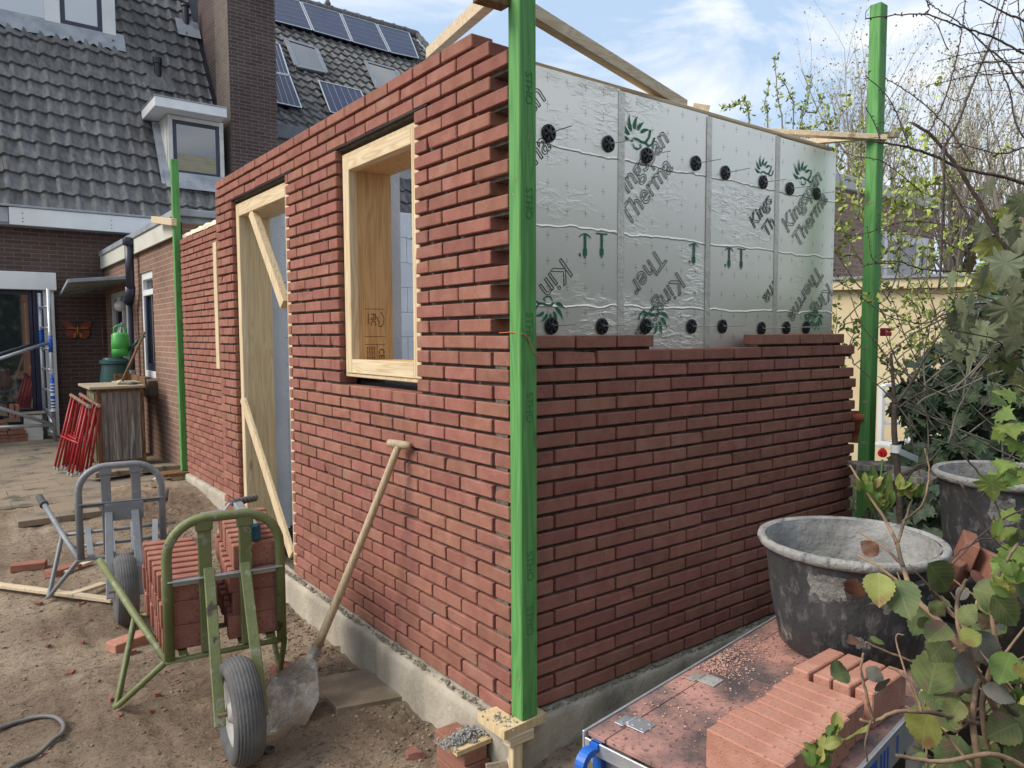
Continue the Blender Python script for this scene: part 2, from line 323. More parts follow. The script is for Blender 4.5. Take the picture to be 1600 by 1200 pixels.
M['can']=mat('bright_green_plastic',(.05,.32,.05),rough=.4)
M['pipe']=mat('blue_black_plastic',(.022,.026,.045),(.03,.034,.055),4,.4)
M['globe']=mat('milky_globe',(.5,.5,.47),(.6,.6,.56),12,.15)
M['handle_wood']=wood('ash_handle',(.46,.34,.20),(.60,.47,.31),2,knots=False,fine=2)
M['blade']=mat('worn_shovel_steel',(.17,.16,.15),(.33,.31,.28),9,.7,.7,40,metal=.1,c3=(.52,.49,.44),s3=14,t3=(.52,.64),c4=(.20,.14,.09),s4=5,t4=(.46,.62))
M['blue']=mat('blue_casting',(.01,.10,.42),(.02,.13,.5),6,.4,c3=(.5,.55,.6),s3=30,t3=(.66,.7))
M['bluecap']=mat('blue_plastic_cap',(.01,.09,.16),(.02,.13,.2),12,.5,c3=(.3,.33,.35),s3=22,t3=(.6,.7))
M['blue_label']=mat('blue_label',(.02,.12,.55),rough=.5)
M['tub']=mat('black_tub_plastic',(.03,.031,.034),(.065,.065,.066),6,.65,.4,50,c3=(.19,.185,.18),s3=26,t3=(.52,.72),c4=(.30,.29,.27),s4=4.3,t4=(.615,.65),stretch=(1,1,.6))
M['tub_in']=mat('cement_crust',(.24,.235,.22),(.40,.395,.38),7,.9,.9,30,c3=(.13,.13,.12),s3=4,t3=(.52,.68),bd=.02)
M['tub_rim']=mat('cement_rim',(.28,.27,.25),(.42,.41,.385),14,.85,.8,60,c3=(.10,.10,.10),s3=22,t3=(.54,.66))
M['tub_splash']=mat('dried_mortar_film',(.15,.145,.135),(.27,.26,.24),16,.9,.8,60,c3=(.09,.09,.09),s3=20,t3=(.5,.62))
M['deck']=mat('brick_dust_deck',(.06,.048,.046),(.12,.095,.09),4,.7,.5,60,c3=(.48,.245,.195),s3=3.4,t3=(.45,.66),c4=(.10,.06,.05),s4=60,t4=(.56,.64),bd=.01)
M['bark']=mat('brown_bark',(.055,.038,.03),(.10,.075,.058),20,.85,.5,60)
M['bark2']=mat('tan_stem',(.22,.14,.08),(.32,.21,.13),20,.8,.4,60,c3=(.10,.07,.05),s3=8,t3=(.5,.6))
M['bark_grey']=mat('grey_bark',(.17,.15,.12),(.25,.225,.18),9,.9,.5,30)
M['hose']=mat('grey_rubber_cable',(.12,.115,.11),(.17,.16,.15),10,.6)
M['terracotta']=mat('terracotta',(.42,.12,.06),rough=.8)
M['tulip']=mat('red_petal',(.60,.02,.03),(.72,.05,.05),9,.5)
M['stem']=mat('green_stem',(.10,.20,.05),(.16,.28,.08),9,.6)
M['foam']=mat('pale_foam',(.62,.55,.38),(.72,.66,.5),20,.9,.6,40)
M['orange']=mat('orange_cord',(.6,.17,.06),rough=.7)
M['redclip']=mat('red_plastic',(.5,.03,.03),rough=.5)
M['butterfly']=mat('rusty_red_metal',(.17,.035,.02),(.27,.065,.035),10,.55,.2,50)
M['butterfly2']=mat('ochre_metal',(.45,.18,.05),rough=.55)
M['slab']=mat('dusty_board',(.20,.155,.105),(.28,.22,.15),6,.9,.5,40,c3=(.33,.27,.19),s3=3)
M['stone']=mat('bright_limestone',(.55,.52,.46),(.66,.63,.57),8,.9,.4,40,isl=.08)
M['soil']=mat('dark_garden_soil',(.035,.026,.018),(.07,.052,.036),8,.95,1,40)
M['palegrey']=mat('pale_wall_render',(.45,.45,.44),(.52,.52,.5),2,.8)
# foil-faced insulation
def foil():
    m=bpy.data.materials.new('crinkled_foil'); m.use_nodes=True; nt=m.node_tree; N=nt.nodes; L=nt.links; b=N['Principled BSDF']
    b.inputs['Metallic'].default_value=.72; b.inputs['Roughness'].default_value=.36
    tc=N.new('ShaderNodeTexCoord'); mp=N.new('ShaderNodeMapping'); mp.inputs['Scale'].default_value=(1,1,2.6); mp.inputs['Rotation'].default_value=(0,.14,0); L.new(tc.outputs['Object'],mp.inputs[0])
    n=N.new('ShaderNodeTexNoise'); n.inputs['Scale'].default_value=16; n.inputs['Detail'].default_value=5; n.inputs['Roughness'].default_value=.6; n.inputs['Distortion'].default_value=.7; L.new(mp.outputs[0],n.inputs[0])
    pw=N.new('ShaderNodeMapRange'); pw.inputs[1].default_value=.45; pw.inputs[2].default_value=.75; L.new(n.outputs[0],pw.inputs[0])
    n2=N.new('ShaderNodeTexNoise'); n2.inputs['Scale'].default_value=3.5; n2.inputs['Detail'].default_value=3; L.new(tc.outputs['Object'],n2.inputs[0])
    mk=N.new('ShaderNodeMapRange'); mk.inputs[1].default_value=.48; mk.inputs[2].default_value=.70; L.new(n2.outputs[0],mk.inputs[0])
    mu=N.new('ShaderNodeMath'); mu.operation='MULTIPLY'; L.new(pw.outputs[0],mu.inputs[0]); L.new(mk.outputs[0],mu.inputs[1])
    # long horizontal creases
    sp=N.new('ShaderNodeSeparateXYZ'); L.new(tc.outputs['Object'],sp.inputs[0])
    n4=N.new('ShaderNodeTexNoise'); n4.inputs['Scale'].default_value=9; n4.inputs['Detail'].default_value=4; L.new(tc.outputs['Object'],n4.inputs[0])
    a=N.new('ShaderNodeMath'); a.operation='MULTIPLY_ADD'; a.inputs[1].default_value=.045; L.new(n4.outputs[0],a.inputs[0]); L.new(sp.outputs[2],a.inputs[2])
    md=N.new('ShaderNodeMath'); md.operation='PINGPONG'; md.inputs[1].default_value=.155; L.new(a.outputs[0],md.inputs[0])
    cr=N.new('ShaderNodeMapRange'); cr.inputs[1].default_value=.0; cr.inputs[2].default_value=.006; cr.inputs[3].default_value=1; cr.inputs[4].default_value=0; L.new(md.outputs[0],cr.inputs[0])
    ad=N.new('ShaderNodeMath'); ad.operation='MULTIPLY_ADD'; ad.inputs[1].default_value=.9; L.new(cr.outputs[0],ad.inputs[0]); L.new(mu.outputs[0],ad.inputs[2])
    bp=N.new('ShaderNodeBump'); bp.inputs['Strength'].default_value=.55; bp.inputs['Distance'].default_value=.006; L.new(ad.outputs[0],bp.inputs['Height']); L.new(bp.outputs[0],b.inputs['Normal'])
    # printed grid of small crosses
    def cell(o,per,w):
        p=N.new('ShaderNodeMath'); p.operation='PINGPONG'; p.inputs[1].default_value=per/2; L.new(o,p.inputs[0]); q=N.new('ShaderNodeMath'); q.operation='LESS_THAN'; q.inputs[1].default_value=w; L.new(p.outputs[0],q.inputs[0]); return q.outputs[0]
    def mul(a_,b_,op='MULTIPLY'):
        p=N.new('ShaderNodeMath'); p.operation=op; L.new(a_,p.inputs[0]); L.new(b_,p.inputs[1]); return p.outputs[0]
    X,Z=sp.outputs[0],sp.outputs[2]
    g=mul(mul(cell(X,.1,.0014),cell(Z,.1,.016)),mul(cell(Z,.1,.0014),cell(X,.1,.010)),'MAXIMUM')
    mxx=N.new('ShaderNodeMix'); mxx.data_type='RGBA'; L.new(g,mxx.inputs[0]); mxx.inputs[6].default_value=(.88,.84,.75,1); mxx.inputs[7].default_value=(.40,.41,.38,1); L.new(mxx.outputs[2],b.inputs['Base Color'])
    return m
M['foil']=foil()
P=.0618     # brick course height
GZ=-.24
def struct(o): return tag(o,kind='structure')
# ================================================================== ground
def sstep(a,b,x): t=max(0,min(1,(x-a)/(b-a))); return t*t*(3-2*t)
def gh(x,y):
    z=-.245+.155*sstep(4.0,5.6,y)
    z+=.07*sstep(-.1,.25,x)*sstep(.35,-.05,y)
    n=noise.noise(Vector((x*1.7,y*1.7,0)))*.022+noise.noise(Vector((x*6,y*6,3)))*.011
    n+=noise.noise(Vector((x*15,y*17,7)))*.008+abs(noise.noise(Vector((x*38,y*41,9))))*.007
    amp=1-.75*sstep(5.2,5.8,y)
    z+=n*amp
    for (xc,sl_,w_) in ((-1.22,.05,.045),(-.98,-.03,.035),(-1.62,.12,.05)):
        t=(x-xc-sl_*(y-2)+.03*math.sin(y*1.7+xc*9))/w_
        if abs(t)<3: z+=(-.009*math.exp(-t*t)+.005*math.exp(-(abs(t)-1.5)**2*3))*amp*(.4+1.2*abs(noise.noise(Vector((xc,y*2.2,5)))))
    c_=noise.cell(Vector((x*3.1,y*3.1,0))) if False else 0
    # spoil against the foundation
    z+=.05*math.exp(-((x+.12)/.16)**2)*sstep(1.2,2.2,y)*sstep(4.4,3.6,y)*.8
    z+=.022*math.exp(-((x+.1)/.4)**2)*(y>0)
    z+=.03*abs(noise.noise(Vector((x*13,y*13,20))))*math.exp(-((x+.1)/.35)**2)*(y>0)
    return z
def ground_mat():
    m=bpy.data.materials.new('sandy_soil'); m.use_nodes=True; nt=m.node_tree; N=nt.nodes; L=nt.links; b=N['Principled BSDF']; b.inputs['Roughness'].default_value=.95; b.inputs['Specular IOR Level'].default_value=.15
    tc=N.new('ShaderNodeTexCoord')
    def noi(s,d=8,r=.6,di=0,st=None):
        n=N.new('ShaderNodeTexNoise'); n.inputs['Scale'].default_value=s; n.inputs['Detail'].default_value=d; n.inputs['Roughness'].default_value=r; n.inputs['Distortion'].default_value=di
        if st:
            mp=N.new('ShaderNodeMapping'); mp.inputs['Scale'].default_value=st; mp.inputs['Rotation'].default_value=(0,0,.5); L.new(tc.outputs['Object'],mp.inputs[0]); L.new(mp.outputs[0],n.inputs[0])
        else: L.new(tc.outputs['Object'],n.inputs[0])
        return n.outputs[0]
    def ramp(v,st):
        r=N.new('ShaderNodeValToRGB'); e=r.color_ramp.elements
        while len(e)<len(st): e.new(.5)
        for i,(p,c) in enumerate(st): e[i].position=p; e[i].color=(*c,1)
        L.new(v,r.inputs[0]); return r.outputs[0]
    base=ramp(noi(1.1,6),[(.33,(.21,.152,.108)),(.48,(.35,.265,.185)),(.62,(.47,.375,.27))])
    def mixc(f,a,c,t=(.5,.6),st=1):
        mr=N.new('ShaderNodeMapRange'); mr.inputs[1].default_value=t[0]; mr.inputs[2].default_value=t[1]; mr.inputs[4].default_value=st; L.new(f,mr.inputs[0])
        x=N.new('ShaderNodeMix'); x.data_type='RGBA'; L.new(mr.outputs[0],x.inputs[0]); L.new(a,x.inputs[6]); x.inputs[7].default_value=(*c,1); return x.outputs[2]
    c=mixc(noi(2.3,8,.65,1.0,(1,3,1)),base,(.19,.14,.10),(.52,.70),.7)
    c=mixc(noi(3.1,8,.7,.5),c,(.33,.15,.095),(.60,.72),.6)
    c=mixc(noi(45,6,.7),c,(.12,.085,.062),(.53,.64),.8)
    c=mixc(noi(85,4,.7),c,(.60,.50,.38),(.60,.68),.7)
    L.new(c,b.inputs['Base Color'])
    h1=noi(28,9,.7,.3); h2=noi(6,8,.65,.8,(1,2.6,1)); ad=N.new('ShaderNodeMath'); ad.operation='MULTIPLY_ADD'; ad.inputs[1].default_value=1.2; L.new(h2,ad.inputs[0]); h3=noi(95,6,.75); a3=N.new('ShaderNodeMath'); a3.operation='MULTIPLY_ADD'; a3.inputs[1].default_value=.55; L.new(h3,a3.inputs[0]); L.new(h1,a3.inputs[2]); L.new(a3.outputs[0],ad.inputs[2])
    bp=N.new('ShaderNodeBump'); bp.inputs['Strength'].default_value=1; bp.inputs['Distance'].default_value=.03; L.new(ad.outputs[0],bp.inputs['Height']); L.new(bp.outputs[0],b.inputs['Normal'])
    return m
M['ground']=ground_mat()
def grid(name,x0,x1,y0,y1,nx,ny,h,m):
    xs=np.linspace(x0,x1,nx); ys=np.linspace(y0,y1,ny)
    v=[(x,y,h(x,y)) for y in ys for x in xs]
    f=[(j*nx+i,j*nx+i+1,(j+1)*nx+i+1,(j+1)*nx+i) for j in range(ny-1) for i in range(nx-1)]
    b=MB(); b.v=v; b.f=f; return b.build(name,m,smooth=True)
struct(grid('sandy_ground',-3.2,.35,-1.2,6.0,270,500,gh,M['ground']))
struct(grid('side_soil',.35,6,-3.2,0.1,120,80,lambda x,y:gh(x,y)+.01*noise.noise(Vector((x*20,y*20,1))),M['soil']))
far=MB(); far.quad((-200,-200,-.42),(200,-200,-.42),(200,260,-.42),(-200,260,-.42)); struct(far.build('ground',M['soil']))
fs=MB(); fs.quad((-9,-3.2,-.26),(-3.2,-3.2,-.26),(-3.2,6,-.26),(-9,6,-.26)); struct(fs.build('yard_soil',M['ground']))
# patio of old concrete pavers
pv=MB(); random.seed(3)
y=5.0; row=0
while y<11:
    x=-6+(row%2)*.15
    while x<.40:
        if not (y<5.6 and (x>-.75 or random.random()<.25)):
            dz=random.uniform(-.003,.003); t=random.uniform(-.002,.002)
            pv.cbox((x+.001,y+.001,-.13),(min(x+.299,.40),min(y+.299,10.99),-.078+dz),.003)
        x+=.3
    y+=.3; row+=1
M['paver']=mat('mossy_paver',(.15,.125,.098),(.215,.18,.14),3,.92,.5,50,isl=.07,c3=(.27,.21,.145),s3=1.8,t3=(.40,.55),c4=(.09,.085,.06),s4=4,t4=(.56,.66))
struct(pv.build('patio_paving',M['paver']))
# ================================================================== the unfinished extension
EXT=thing('unfinished_extension','red brick extension under construction with open timber frames and bare foil insulation','extension building')
def chipit(b,rnd):
    vs=b.v[-24:]; c=[sum(v[i] for v in vs)/24 for i in range(3)]
    k=[rnd.random()<.035 for _ in range(8)]; q=[rnd.uniform(.002,.006) for _ in range(8)]
    for i in range(24):
        v=b.v[-24+i]; o=(v[0]>c[0])*4+(v[1]>c[1])*2+(v[2]>c[2]); m=[rnd.uniform(-.0004,.0004) for _ in range(3)]
        if k[o]:
            d=[c[j]-v[j] for j in range(3)]; m=[m[j]+(q[o]*rnd.uniform(.5,1) if d[j]>0 else -q[o]*rnd.uniform(.5,1)) for j in range(3)]
        b.v[-24+i]=tuple(v[j]+m[j] for j in range(3))
def brick_run(axis,face,inward,courses,joints,openings=(),skip=None,jit=.0014,z0=0,depth=.1,bmat=None,name='brickwork',parent=EXT,label=None,mrec=.021,seed=1):
    rnd=random.Random(seed); b=MB(); mo=MB()
    for c in range(courses[0],courses[1]+1):
        js=list(joints(c)); za=z0+(c-1)*P; zb=za+.0492
        segs=[(js[i],js[i+1]) for i in range(len(js)-1)]
        if skip: segs=[s for s in segs if not skip(c,s)]
        outp=[]
        for s in segs:
            parts=[s]
            for (a0,a1,c0,c1) in openings:
                if c0<=c<=c1:
                    np_=[]
                    for p in parts:
                        if p[1]<=a0 or p[0]>=a1: np_.append(p)
                        else:
                            if p[0]<a0-.02: np_.append((p[0],a0+.0045))
                            if p[1]>a1+.02: np_.append((a1-.0045,p[1]))
                    parts=np_
            outp+=parts
        for (a,d) in outp:
            j=rnd.uniform(-jit,jit); t=rnd.uniform(-.0008,.0008); g=.0055
            f0=face+j*inward; f1=face+depth*inward
            def pt(l,w,z): return (w,l,z) if axis=='y' else (l,w,z)
            e1=rnd.uniform(-.0018,.0018); e2=rnd.uniform(-.0018,.0018); b.cbox(pt(a+g+e1,f0,za+t),pt(d-g+e2,f1,zb+t+rnd.uniform(-.001,.0008)),rnd.uniform(.0022,.0042)); chipit(b,rnd)
        # mortar per contiguous stretch
        outp.sort(); k=0
        while k<len(outp):
            a,d=outp[k]
            while k+1<len(outp) and outp[k+1][0]-d<.03: k+=1; d=outp[k][1]
            k+=1
            m0=face+mrec*inward; m1=face+(depth-.006)*inward
            lo,hi=za-.0146,zb-.002
            if c==courses[0]: lo=za-.02
            def pt(l,w,z): return (w,l,z) if axis=='y' else (l,w,z)
            mo.box([min(p,q) for p,q in zip(pt(a+.009,m0,lo),pt(d-.009,m1,hi))],[max(p,q) for p,q in zip(pt(a+.009,m0,lo),pt(d-.009,m1,hi))])
    w=b.build(name,bmat or M['brick'],parent)
    if label: w['label']=label
    mo.build('mortar_bed',M['mortar'],w)
    return w
def jl(start,odd,end):
    def f(c):
        a=(.215 if c%2 else .105); l=[start(c)]
        while a<end-.03:
            if a>l[0]+.03: l.append(a)
            a+=.22
        l.append(end); return l
    return f
WIN=(.648,1.425,20,38); DOOR=(2.13,3.15,0,38)
side=brick_run('y',0,1,(1,41),jl(lambda c:0 if c%2 else .105,1,3.514),(WIN,DOOR),skip=lambda c,s:(c==41 and s[0]<.1),name='side_wall',label='tall sunlit red brick side wall with deep open joints',seed=2)
# toothed courses 24..39 above the end wall: even courses stop one header short of the corner
end_=brick_run('x',0,1,(1,22),lambda c:[0 if c%2==0 else .105]+[a for a in [(.215 if c%2==0 else .325)+.22*i for i in range(11)] if a<2.36]+[2.415 if c%2==0 else (2.305 if c==21 else 2.44)],name='end_wall',label='shaded red brick end wall built to chest height',seed=5)
brick_run('x',0,1,(23,23),lambda c:[.105,.325,.545,.765],name='top_course',label='left length of the half-laid top course of the end wall',seed=6)
brick_run('x',0,1,(23,23),lambda c:[1.515,1.865,2.085,2.305],name='top_course',label='right length of the half-laid top course of the end wall',seed=7)
rec=brick_run('y',.345,1,(1,39),lambda c:[3.50]+[a for a in [(3.535 if c%2 else 3.425)+.22*i for i in range(13)] if a>3.53 and a<5.95]+[6.02],openings=((3.45,3.98,20,34),),name='recessed_wall',label='recessed far stretch of red brick wall',seed=8)
# concrete foundations
def rough_strip(name,along,a0,a1,prof,amp,label,seed,gaps=()):
    b=MB(); n=int((a1-a0)/.025); m=len(prof)
    for i in range(n+1):
        s=a0+(a1-a0)*i/n
        for (w,z) in prof:
            q=noise.noise(Vector((s*9,w*9+seed,z*9)))*amp+noise.noise(Vector((s*31,w*31+seed,z*31)))*amp*.5
            for g in gaps: q+=.02*math.exp(-((s-g)/.012)**2)
            zz=z+(noise.noise(Vector((s*14,seed,5)))*amp*2 if z>-.05 else 0)
            b.v.append((w+q,s,zz) if along=='y' else (s,w+q,zz))
    for i in range(n):
        for k in range(m-1): b.f.append((i*m+k,i*m+k+1,(i+1)*m+k+1,(i+1)*m+k))
    o=b.build(name,M['concrete'],EXT,smooth=True); o['label']=label; return o
zs=[-.5,-.3,-.24,-.2,-.16,-.12,-.08,-.05]
rough_strip('foundation','y',-.045,3.55,[(-.045,z) for z in zs]+[(-.042,-.03),(-.03,-.018),(-.012,-.014),(.03,-.013)],.004,'pale sunlit concrete foundation under the side wall',1,gaps=(1.02,1.42))
rough_strip('foundation','x',-.04,2.6,[(-.03,z) for z in zs]+[(-.028,-.03),(-.02,-.018),(0,-.014),(.03,-.013)],.004,'grey shaded concrete foundation under the end wall',4)
rough_strip('foundation','y',3.5,6.05,[(.31,z) for z in zs]+[(.313,-.03),(.32,-.018),(.345,-.014),(.37,-.013)],.004,'pale concrete foundation under the recessed wall',9)
# crumbs of mortar on the ledges
cr_=MB(); rnd=random.Random(4)
def lump(b,c,r,rnd,flat=1):
    vs=[];base=[(1,0,0),(-1,0,0),(0,1,0),(0,-1,0),(0,0,1),(0,0,-1),(.6,.6,.5),(-.6,.6,.5),(.6,-.6,.5),(-.6,-.6,.5)]
    q=Matrix.Rotation(rnd.random()*6,3,(rnd.random(),rnd.random(),1))
    for d in base[:6]:
        v=q@Vector(d)*r*rnd.uniform(.6,1.2); v.z*=flat; vs.append(Vector(c)+v)
    b.add(vs,[(0,2,4),(2,1,4),(1,3,4),(3,0,4),(2,0,5),(1,2,5),(3,1,5),(0,3,5)])
for i in range(1900):
    s=rnd.random()**.8
    y_=rnd.uniform(-.03,3.4); x_=-.035+.03*rnd.random(); r=.002+.008*rnd.random()**3
    if noise.noise(Vector((y_*5,2,0)))+rnd.random()*.6<.1: continue
    lump(cr_,(x_,y_,-.012+r*.4),r,rnd)
for i in range(900):
    x_=rnd.uniform(.08,2.4); r=.002+.007*rnd.random()**3
    lump(cr_,(x_,-.022+.022*rnd.random(),-.012+r*.4),r,rnd)
tag(cr_.build('mortar_crumbs',M['crumb'],EXT),kind='stuff')
# inner leaf, membrane, insulation
def holed(name,X0,X1,m,y0,y1,z1):
    b=MB(); wa,wb,za,zb=WIN[0],WIN[1],19*P,38*P; da,db=DOOR[0],DOOR[1]
    b.box((X0,y0,0),(X1,wa,z1)); b.box((X0,wa,0),(X1,wb,za)); b.box((X0,wa,zb),(X1,wb,z1)); b.box((X0,wb,0),(X1,da,z1)); b.box((X0,da,zb),(X1,db,z1)); b.box((X0,db,0),(X1,y1,z1))
    return b.build(name,m,EXT)
holed('membrane',.118,.132,M['membrane'],.13,3.5,2.46)
holed('inner_wall',.265,.36,M['block'],.42,3.195,2.40)
bk=MB(); random.seed(2)
z=-.0; r=0
while z<2.40:
    x=.20-(r%2)*.3
    while x<3.9:
        bk.cbox((max(x+.001,.26),3.202+random.uniform(0,.002),z+.001),(min(x+.599,3.9),3.30,min(z+.199,2.43)),.003); x+=.6
    z+=.2; r+=1
for i in range(120):
    z=.2*random.randint(1,11); x=random.uniform(.42,3.0); a=random.uniform(.02,.09)
    bk.cbox((x,3.196,z-.004),(x+a,3.203,z+.003),.001)
bk.build('block_partition',M['block'],EXT)
ib=MB(); ib.box((.42,.34,0),(2.42,.42,2.38)); ib.box((2.40,.42,0),(2.48,3.2,2.2)); ib.build('inner_wall',M['block'],EXT)
rb=MB(); rb.box((.50,3.31,0),(.58,6.0,2.35)); rb.box((.118,3.5,0),(.50,3.512,2.40)); rb.box((.455,3.35,0),(.47,6.0,2.3)); rb.build('membrane',M['membrane'],EXT)
# foil boards on the end wall
bx=[.150,.705,1.290,1.850,2.425]; IZ=2.435
for i in range(4):
    b=MB(); x0,x1=bx[i],bx[i+1]-.003; b.cbox((x0,.14+.001*(i%2),0),(x1,.26,IZ-.004*i),.003); o=b.build('insulation_board',M['foil'],EXT)
for i in range(1,4):
    b=MB(); b.cbox((bx[i]-.019,.1372,1.3),(bx[i]+.019,.1395,IZ-.012),.0008); b.build('tape',M['tape'],EXT)
tb=MB(); tb.cbox((.15,.15,IZ+.002),(2.42,.25,IZ+.018),.003); tb.build('top_batten',M['pine_x'],EXT)
def foilM(x,z,ang): 
    a=R(ang); return frame((x,.1385,z),(math.cos(a),0,math.sin(a)),(-math.sin(a),0,math.cos(a)))
def emblem(x,z,ang,s,parent):
    # a swept mane of leaf-like strokes over a curled stroke
    a=R(ang); b=MB()
    def T(u,v): return Vector((x+s*(u*math.cos(a)-v*math.sin(a)),.1375,z+s*(u*math.sin(a)+v*math.cos(a))))
    for k in range(6):
        th=math.radians(165-k*27); L_=.5+.09*math.sin(k*1.1); pts=[]; m=7; c0=(.32*math.cos(th),.30*math.sin(th)+.05)
        for i in range(m+1):
            t=i/m; w=.075*math.sin(math.pi*t**.7); u=c0[0]+math.cos(th-.5*t)*L_*t; v=c0[1]+math.sin(th-.5*t)*L_*t; pts.append((u-w*math.sin(th),v+w*math.cos(th)))
        for i in range(m,-1,-1):
            t=i/m; w=-.055*math.sin(math.pi*t**.7); u=c0[0]+math.cos(th-.5*t)*L_*t; v=c0[1]+math.sin(th-.5*t)*L_*t; pts.append((u-w*math.sin(th),v+w*math.cos(th)))
        P_=[T(*p) for p in pts]
        for i in range(m): b.quad(P_[i],P_[i+1],P_[2*m-i],P_[2*m+1-i])
    def stroke(pl,w):
        for i in range(len(pl)-1):
            p,q=Vector(pl[i]),Vector(pl[i+1]); d=(q-p).normalized(); n=Vector((-d.y,d.x))*w; b.quad(T(*(p+n)),T(*(q+n)),T(*(q-n)),T(*(p-n)))
    stroke([(-.25,.05),(-.12,.12),(.05,.06),(.2,-.05),(.38,-.12),(.62,.02),(.75,.22)],.035)
    stroke([(-.22,-.02),(-.18,-.16),(-.02,-.24),(.14,-.2),(.1,-.1)],.022)
    stroke([(.38,-.12),(.5,-.25),(.7,-.22),(.86,-.05)],.03)
    return b.build('printed_emblem',M['green_ink'],parent)
def fp(*a): return [foilM(*q) for q in a]
def word(s,x,z,ang,size=.128): return text(s,size,foilM(x,z,ang),'printed_lettering',M['dark_ink'],EXT,outline=.0015)
A_=45
# each board prints the same motif, cut by the joints
word('Kingspan',1.955,1.935,A_); word('Therma',2.055,1.865,A_)
word('ingspan',.745,2.005,A_); word('Therma',.752,1.865,A_)
word('Kings',1.655,1.935,A_,.1); word('Th',1.765,1.90,A_,.1)
word('an',.212,2.235,A_); word('ma',.212,2.03,A_)
word('Kingspa',1.075,1.70,A_+180); word('Ther',.94,1.80,A_+180)
word('Kingsp',2.362,1.70,A_+180); word('Therma',2.255,1.795,A_+180)
word('Kin',.375,1.72,A_+180); word('ma',1.83,1.69,A_+180,.11)
for (x,z,a,s) in ((.80,2.235,20,.135),(2.09,2.235,20,.125),(1.73,2.22,20,.10),(.92,1.505,200,.125),(2.235,1.515,200,.115),(.30,1.535,200,.115)): emblem(x,z,a,s,EXT)
for (x,z,arc) in ((.498,1.787,1),(.592,1.794,0),(1.187,1.797,1),(1.454,1.796,1),(1.552,1.796,0)):
    b=MB(); y_=.1372
    def q2(x0,z0,x1,z1): b.quad((x0,y_,z0),(x1,y_,z0),(x1,y_,z1),(x0,y_,z1))
    q2(x-.006,z-.03,x+.006,z+.03); q2(x-.010,z-.055,x+.010,z-.028); q2(x-.004,z-.066,x+.004,z-.055)
    for k in range(-4,4):
        u0,u1=k*.008,(k+1)*.008; f=(lambda u:-.9*u*u*20/1.2 if arc else 0)
        b.quad((x+u0,y_,z+.03+f(u0)),(x+u1,y_,z+.03+f(u1)),(x+u1,y_,z+.036+f(u1)),(x+u0,y_,z+.036+f(u0)))
    b.build('printed_symbol',M['green_ink'],EXT)
    if arc: text('x',.03,foilM(x-.036,z-.06,0),'printed_lettering',M['dark_ink'],EXT)
for (x,z) in ((.304,2.19),(.627,2.198),(.861,2.185),(1.194,2.197),(1.414,2.182),(1.724,2.175),(1.965,2.171),(2.226,2.174),(.316,1.446),(.594,1.445),(.861,1.446),(1.175,1.447),(1.407,1.448),(1.73,1.439),(1.956,1.443),(2.147,1.444)):
    Mx=frame((x,.137,z),(1,0,0),(0,0,1)); b=MB()
    b.lathe([(.034,-.002),(.034,.004),(.027,.005),(.027,-.001)],20,Mx); b.lathe([(.012,0),(.012,.007),(.004,.009),(0.0001,.009)],12,Mx)
    for k in range(6):
        a=k*math.pi/3+.3; ca,sa=math.cos(a),math.sin(a)
        p=[Vector((ca*.010-sa*.005,sa*.010+ca*.005,.003)),Vector((ca*.028-sa*.007,sa*.028+ca*.007,.003)),Vector((ca*.028+sa*.007,sa*.028-ca*.007,.003)),Vector((ca*.010+sa*.005,sa*.010-ca*.005,.003))]
        b.prism([Mx@v for v in p],(0,-1,0),.003)
    b.lathe([(.033,-.0015),(.0001,-.0015)],20,Mx)
    o=b.build('fixing_plug',M['black'],EXT)
    w=MB(); w.tube([(x,.137,z),(x+random.uniform(.01,.03),.02,z+random.uniform(-.004,.006))],.0022,6); w.build('wall_tie',M['steel'],o)
# window frame
def frame_set(y0,y1,z0,z1,name,label,bottom=True,st=.062,liner=.26):
    g=.010; y0-=.012;y1-=g;z1-=.035; 
    f=MB(); x0=.024
    zb=z0+(.03 if bottom else 0)
    f.cbox((x0+.006,y0,zb),(x0+.16,y0+.018,z1)); f.cbox((x0+.006,y1-.018,zb),(x0+.16,y1,z1))
    f.cbox((x0+.006,y0+.0185,z1-.018),(x0+.16,y1-.0185,z1))
    if bottom: f.cbox((x0+.006,y0+.0185,zb),(x0+.16,y1-.0185,zb+.018))
    F=f.build(name,M['pine'],EXT); F['label']=label
    a0,a1,c1=y0+.0185,y1-.0185,z1-.0185; c0=zb+(.0185 if bottom else 0)
    for (p,q) in ((a0,a0+st),(a1-st,a1)):
        b=MB(); b.cbox((x0,p,c0),(x0+.045,q,c1),.003); b.build('stud',M['pine'],F)
    b=MB(); b.cbox((x0,a0+st+.0005,c1-.07),(x0+.045,a1-st-.0005,c1),.003); b.build('top_rail',M['pine_y'],F)
    if bottom: b=MB(); b.cbox((x0,a0+st+.0005,c0),(x0+.045,a1-st-.0005,c0+.07),.003); b.build('bottom_rail',M['pine_y'],F)
    b=MB(); e=.004; i0=a0+st-e; i1=a1-st+e; ct=c1-.07+e; cbm=c0+(.07-e if bottom else 0)
    xa,xb=x0+.046,liner
    b.box((xa,i1-.0,cbm),(xb,i1+.018,ct)); b.box((xa,i0-.018,cbm),(xb,i0,ct)); b.box((xa,i0-.018,ct+.0005),(xb,i1+.018,ct+.018))
    if bottom: b.box((xa,i0-.018,cbm-.018),(xb,i1+.018,cbm-.0005))
    b.build('liner',M['ply'] if bottom else M['ply_pale'],F)
    return F,(a0,a1,c0,c1,i0,i1,ct,cbm)
WF,wd=frame_set(WIN[0],WIN[1],19*P,38*P,'window_frame','square raw timber window frame in the side wall')
DF,dd=frame_set(DOOR[0],DOOR[1],.03,38*P,'door_frame','tall raw timber door frame with two diagonal braces',bottom=False,liner=.24)
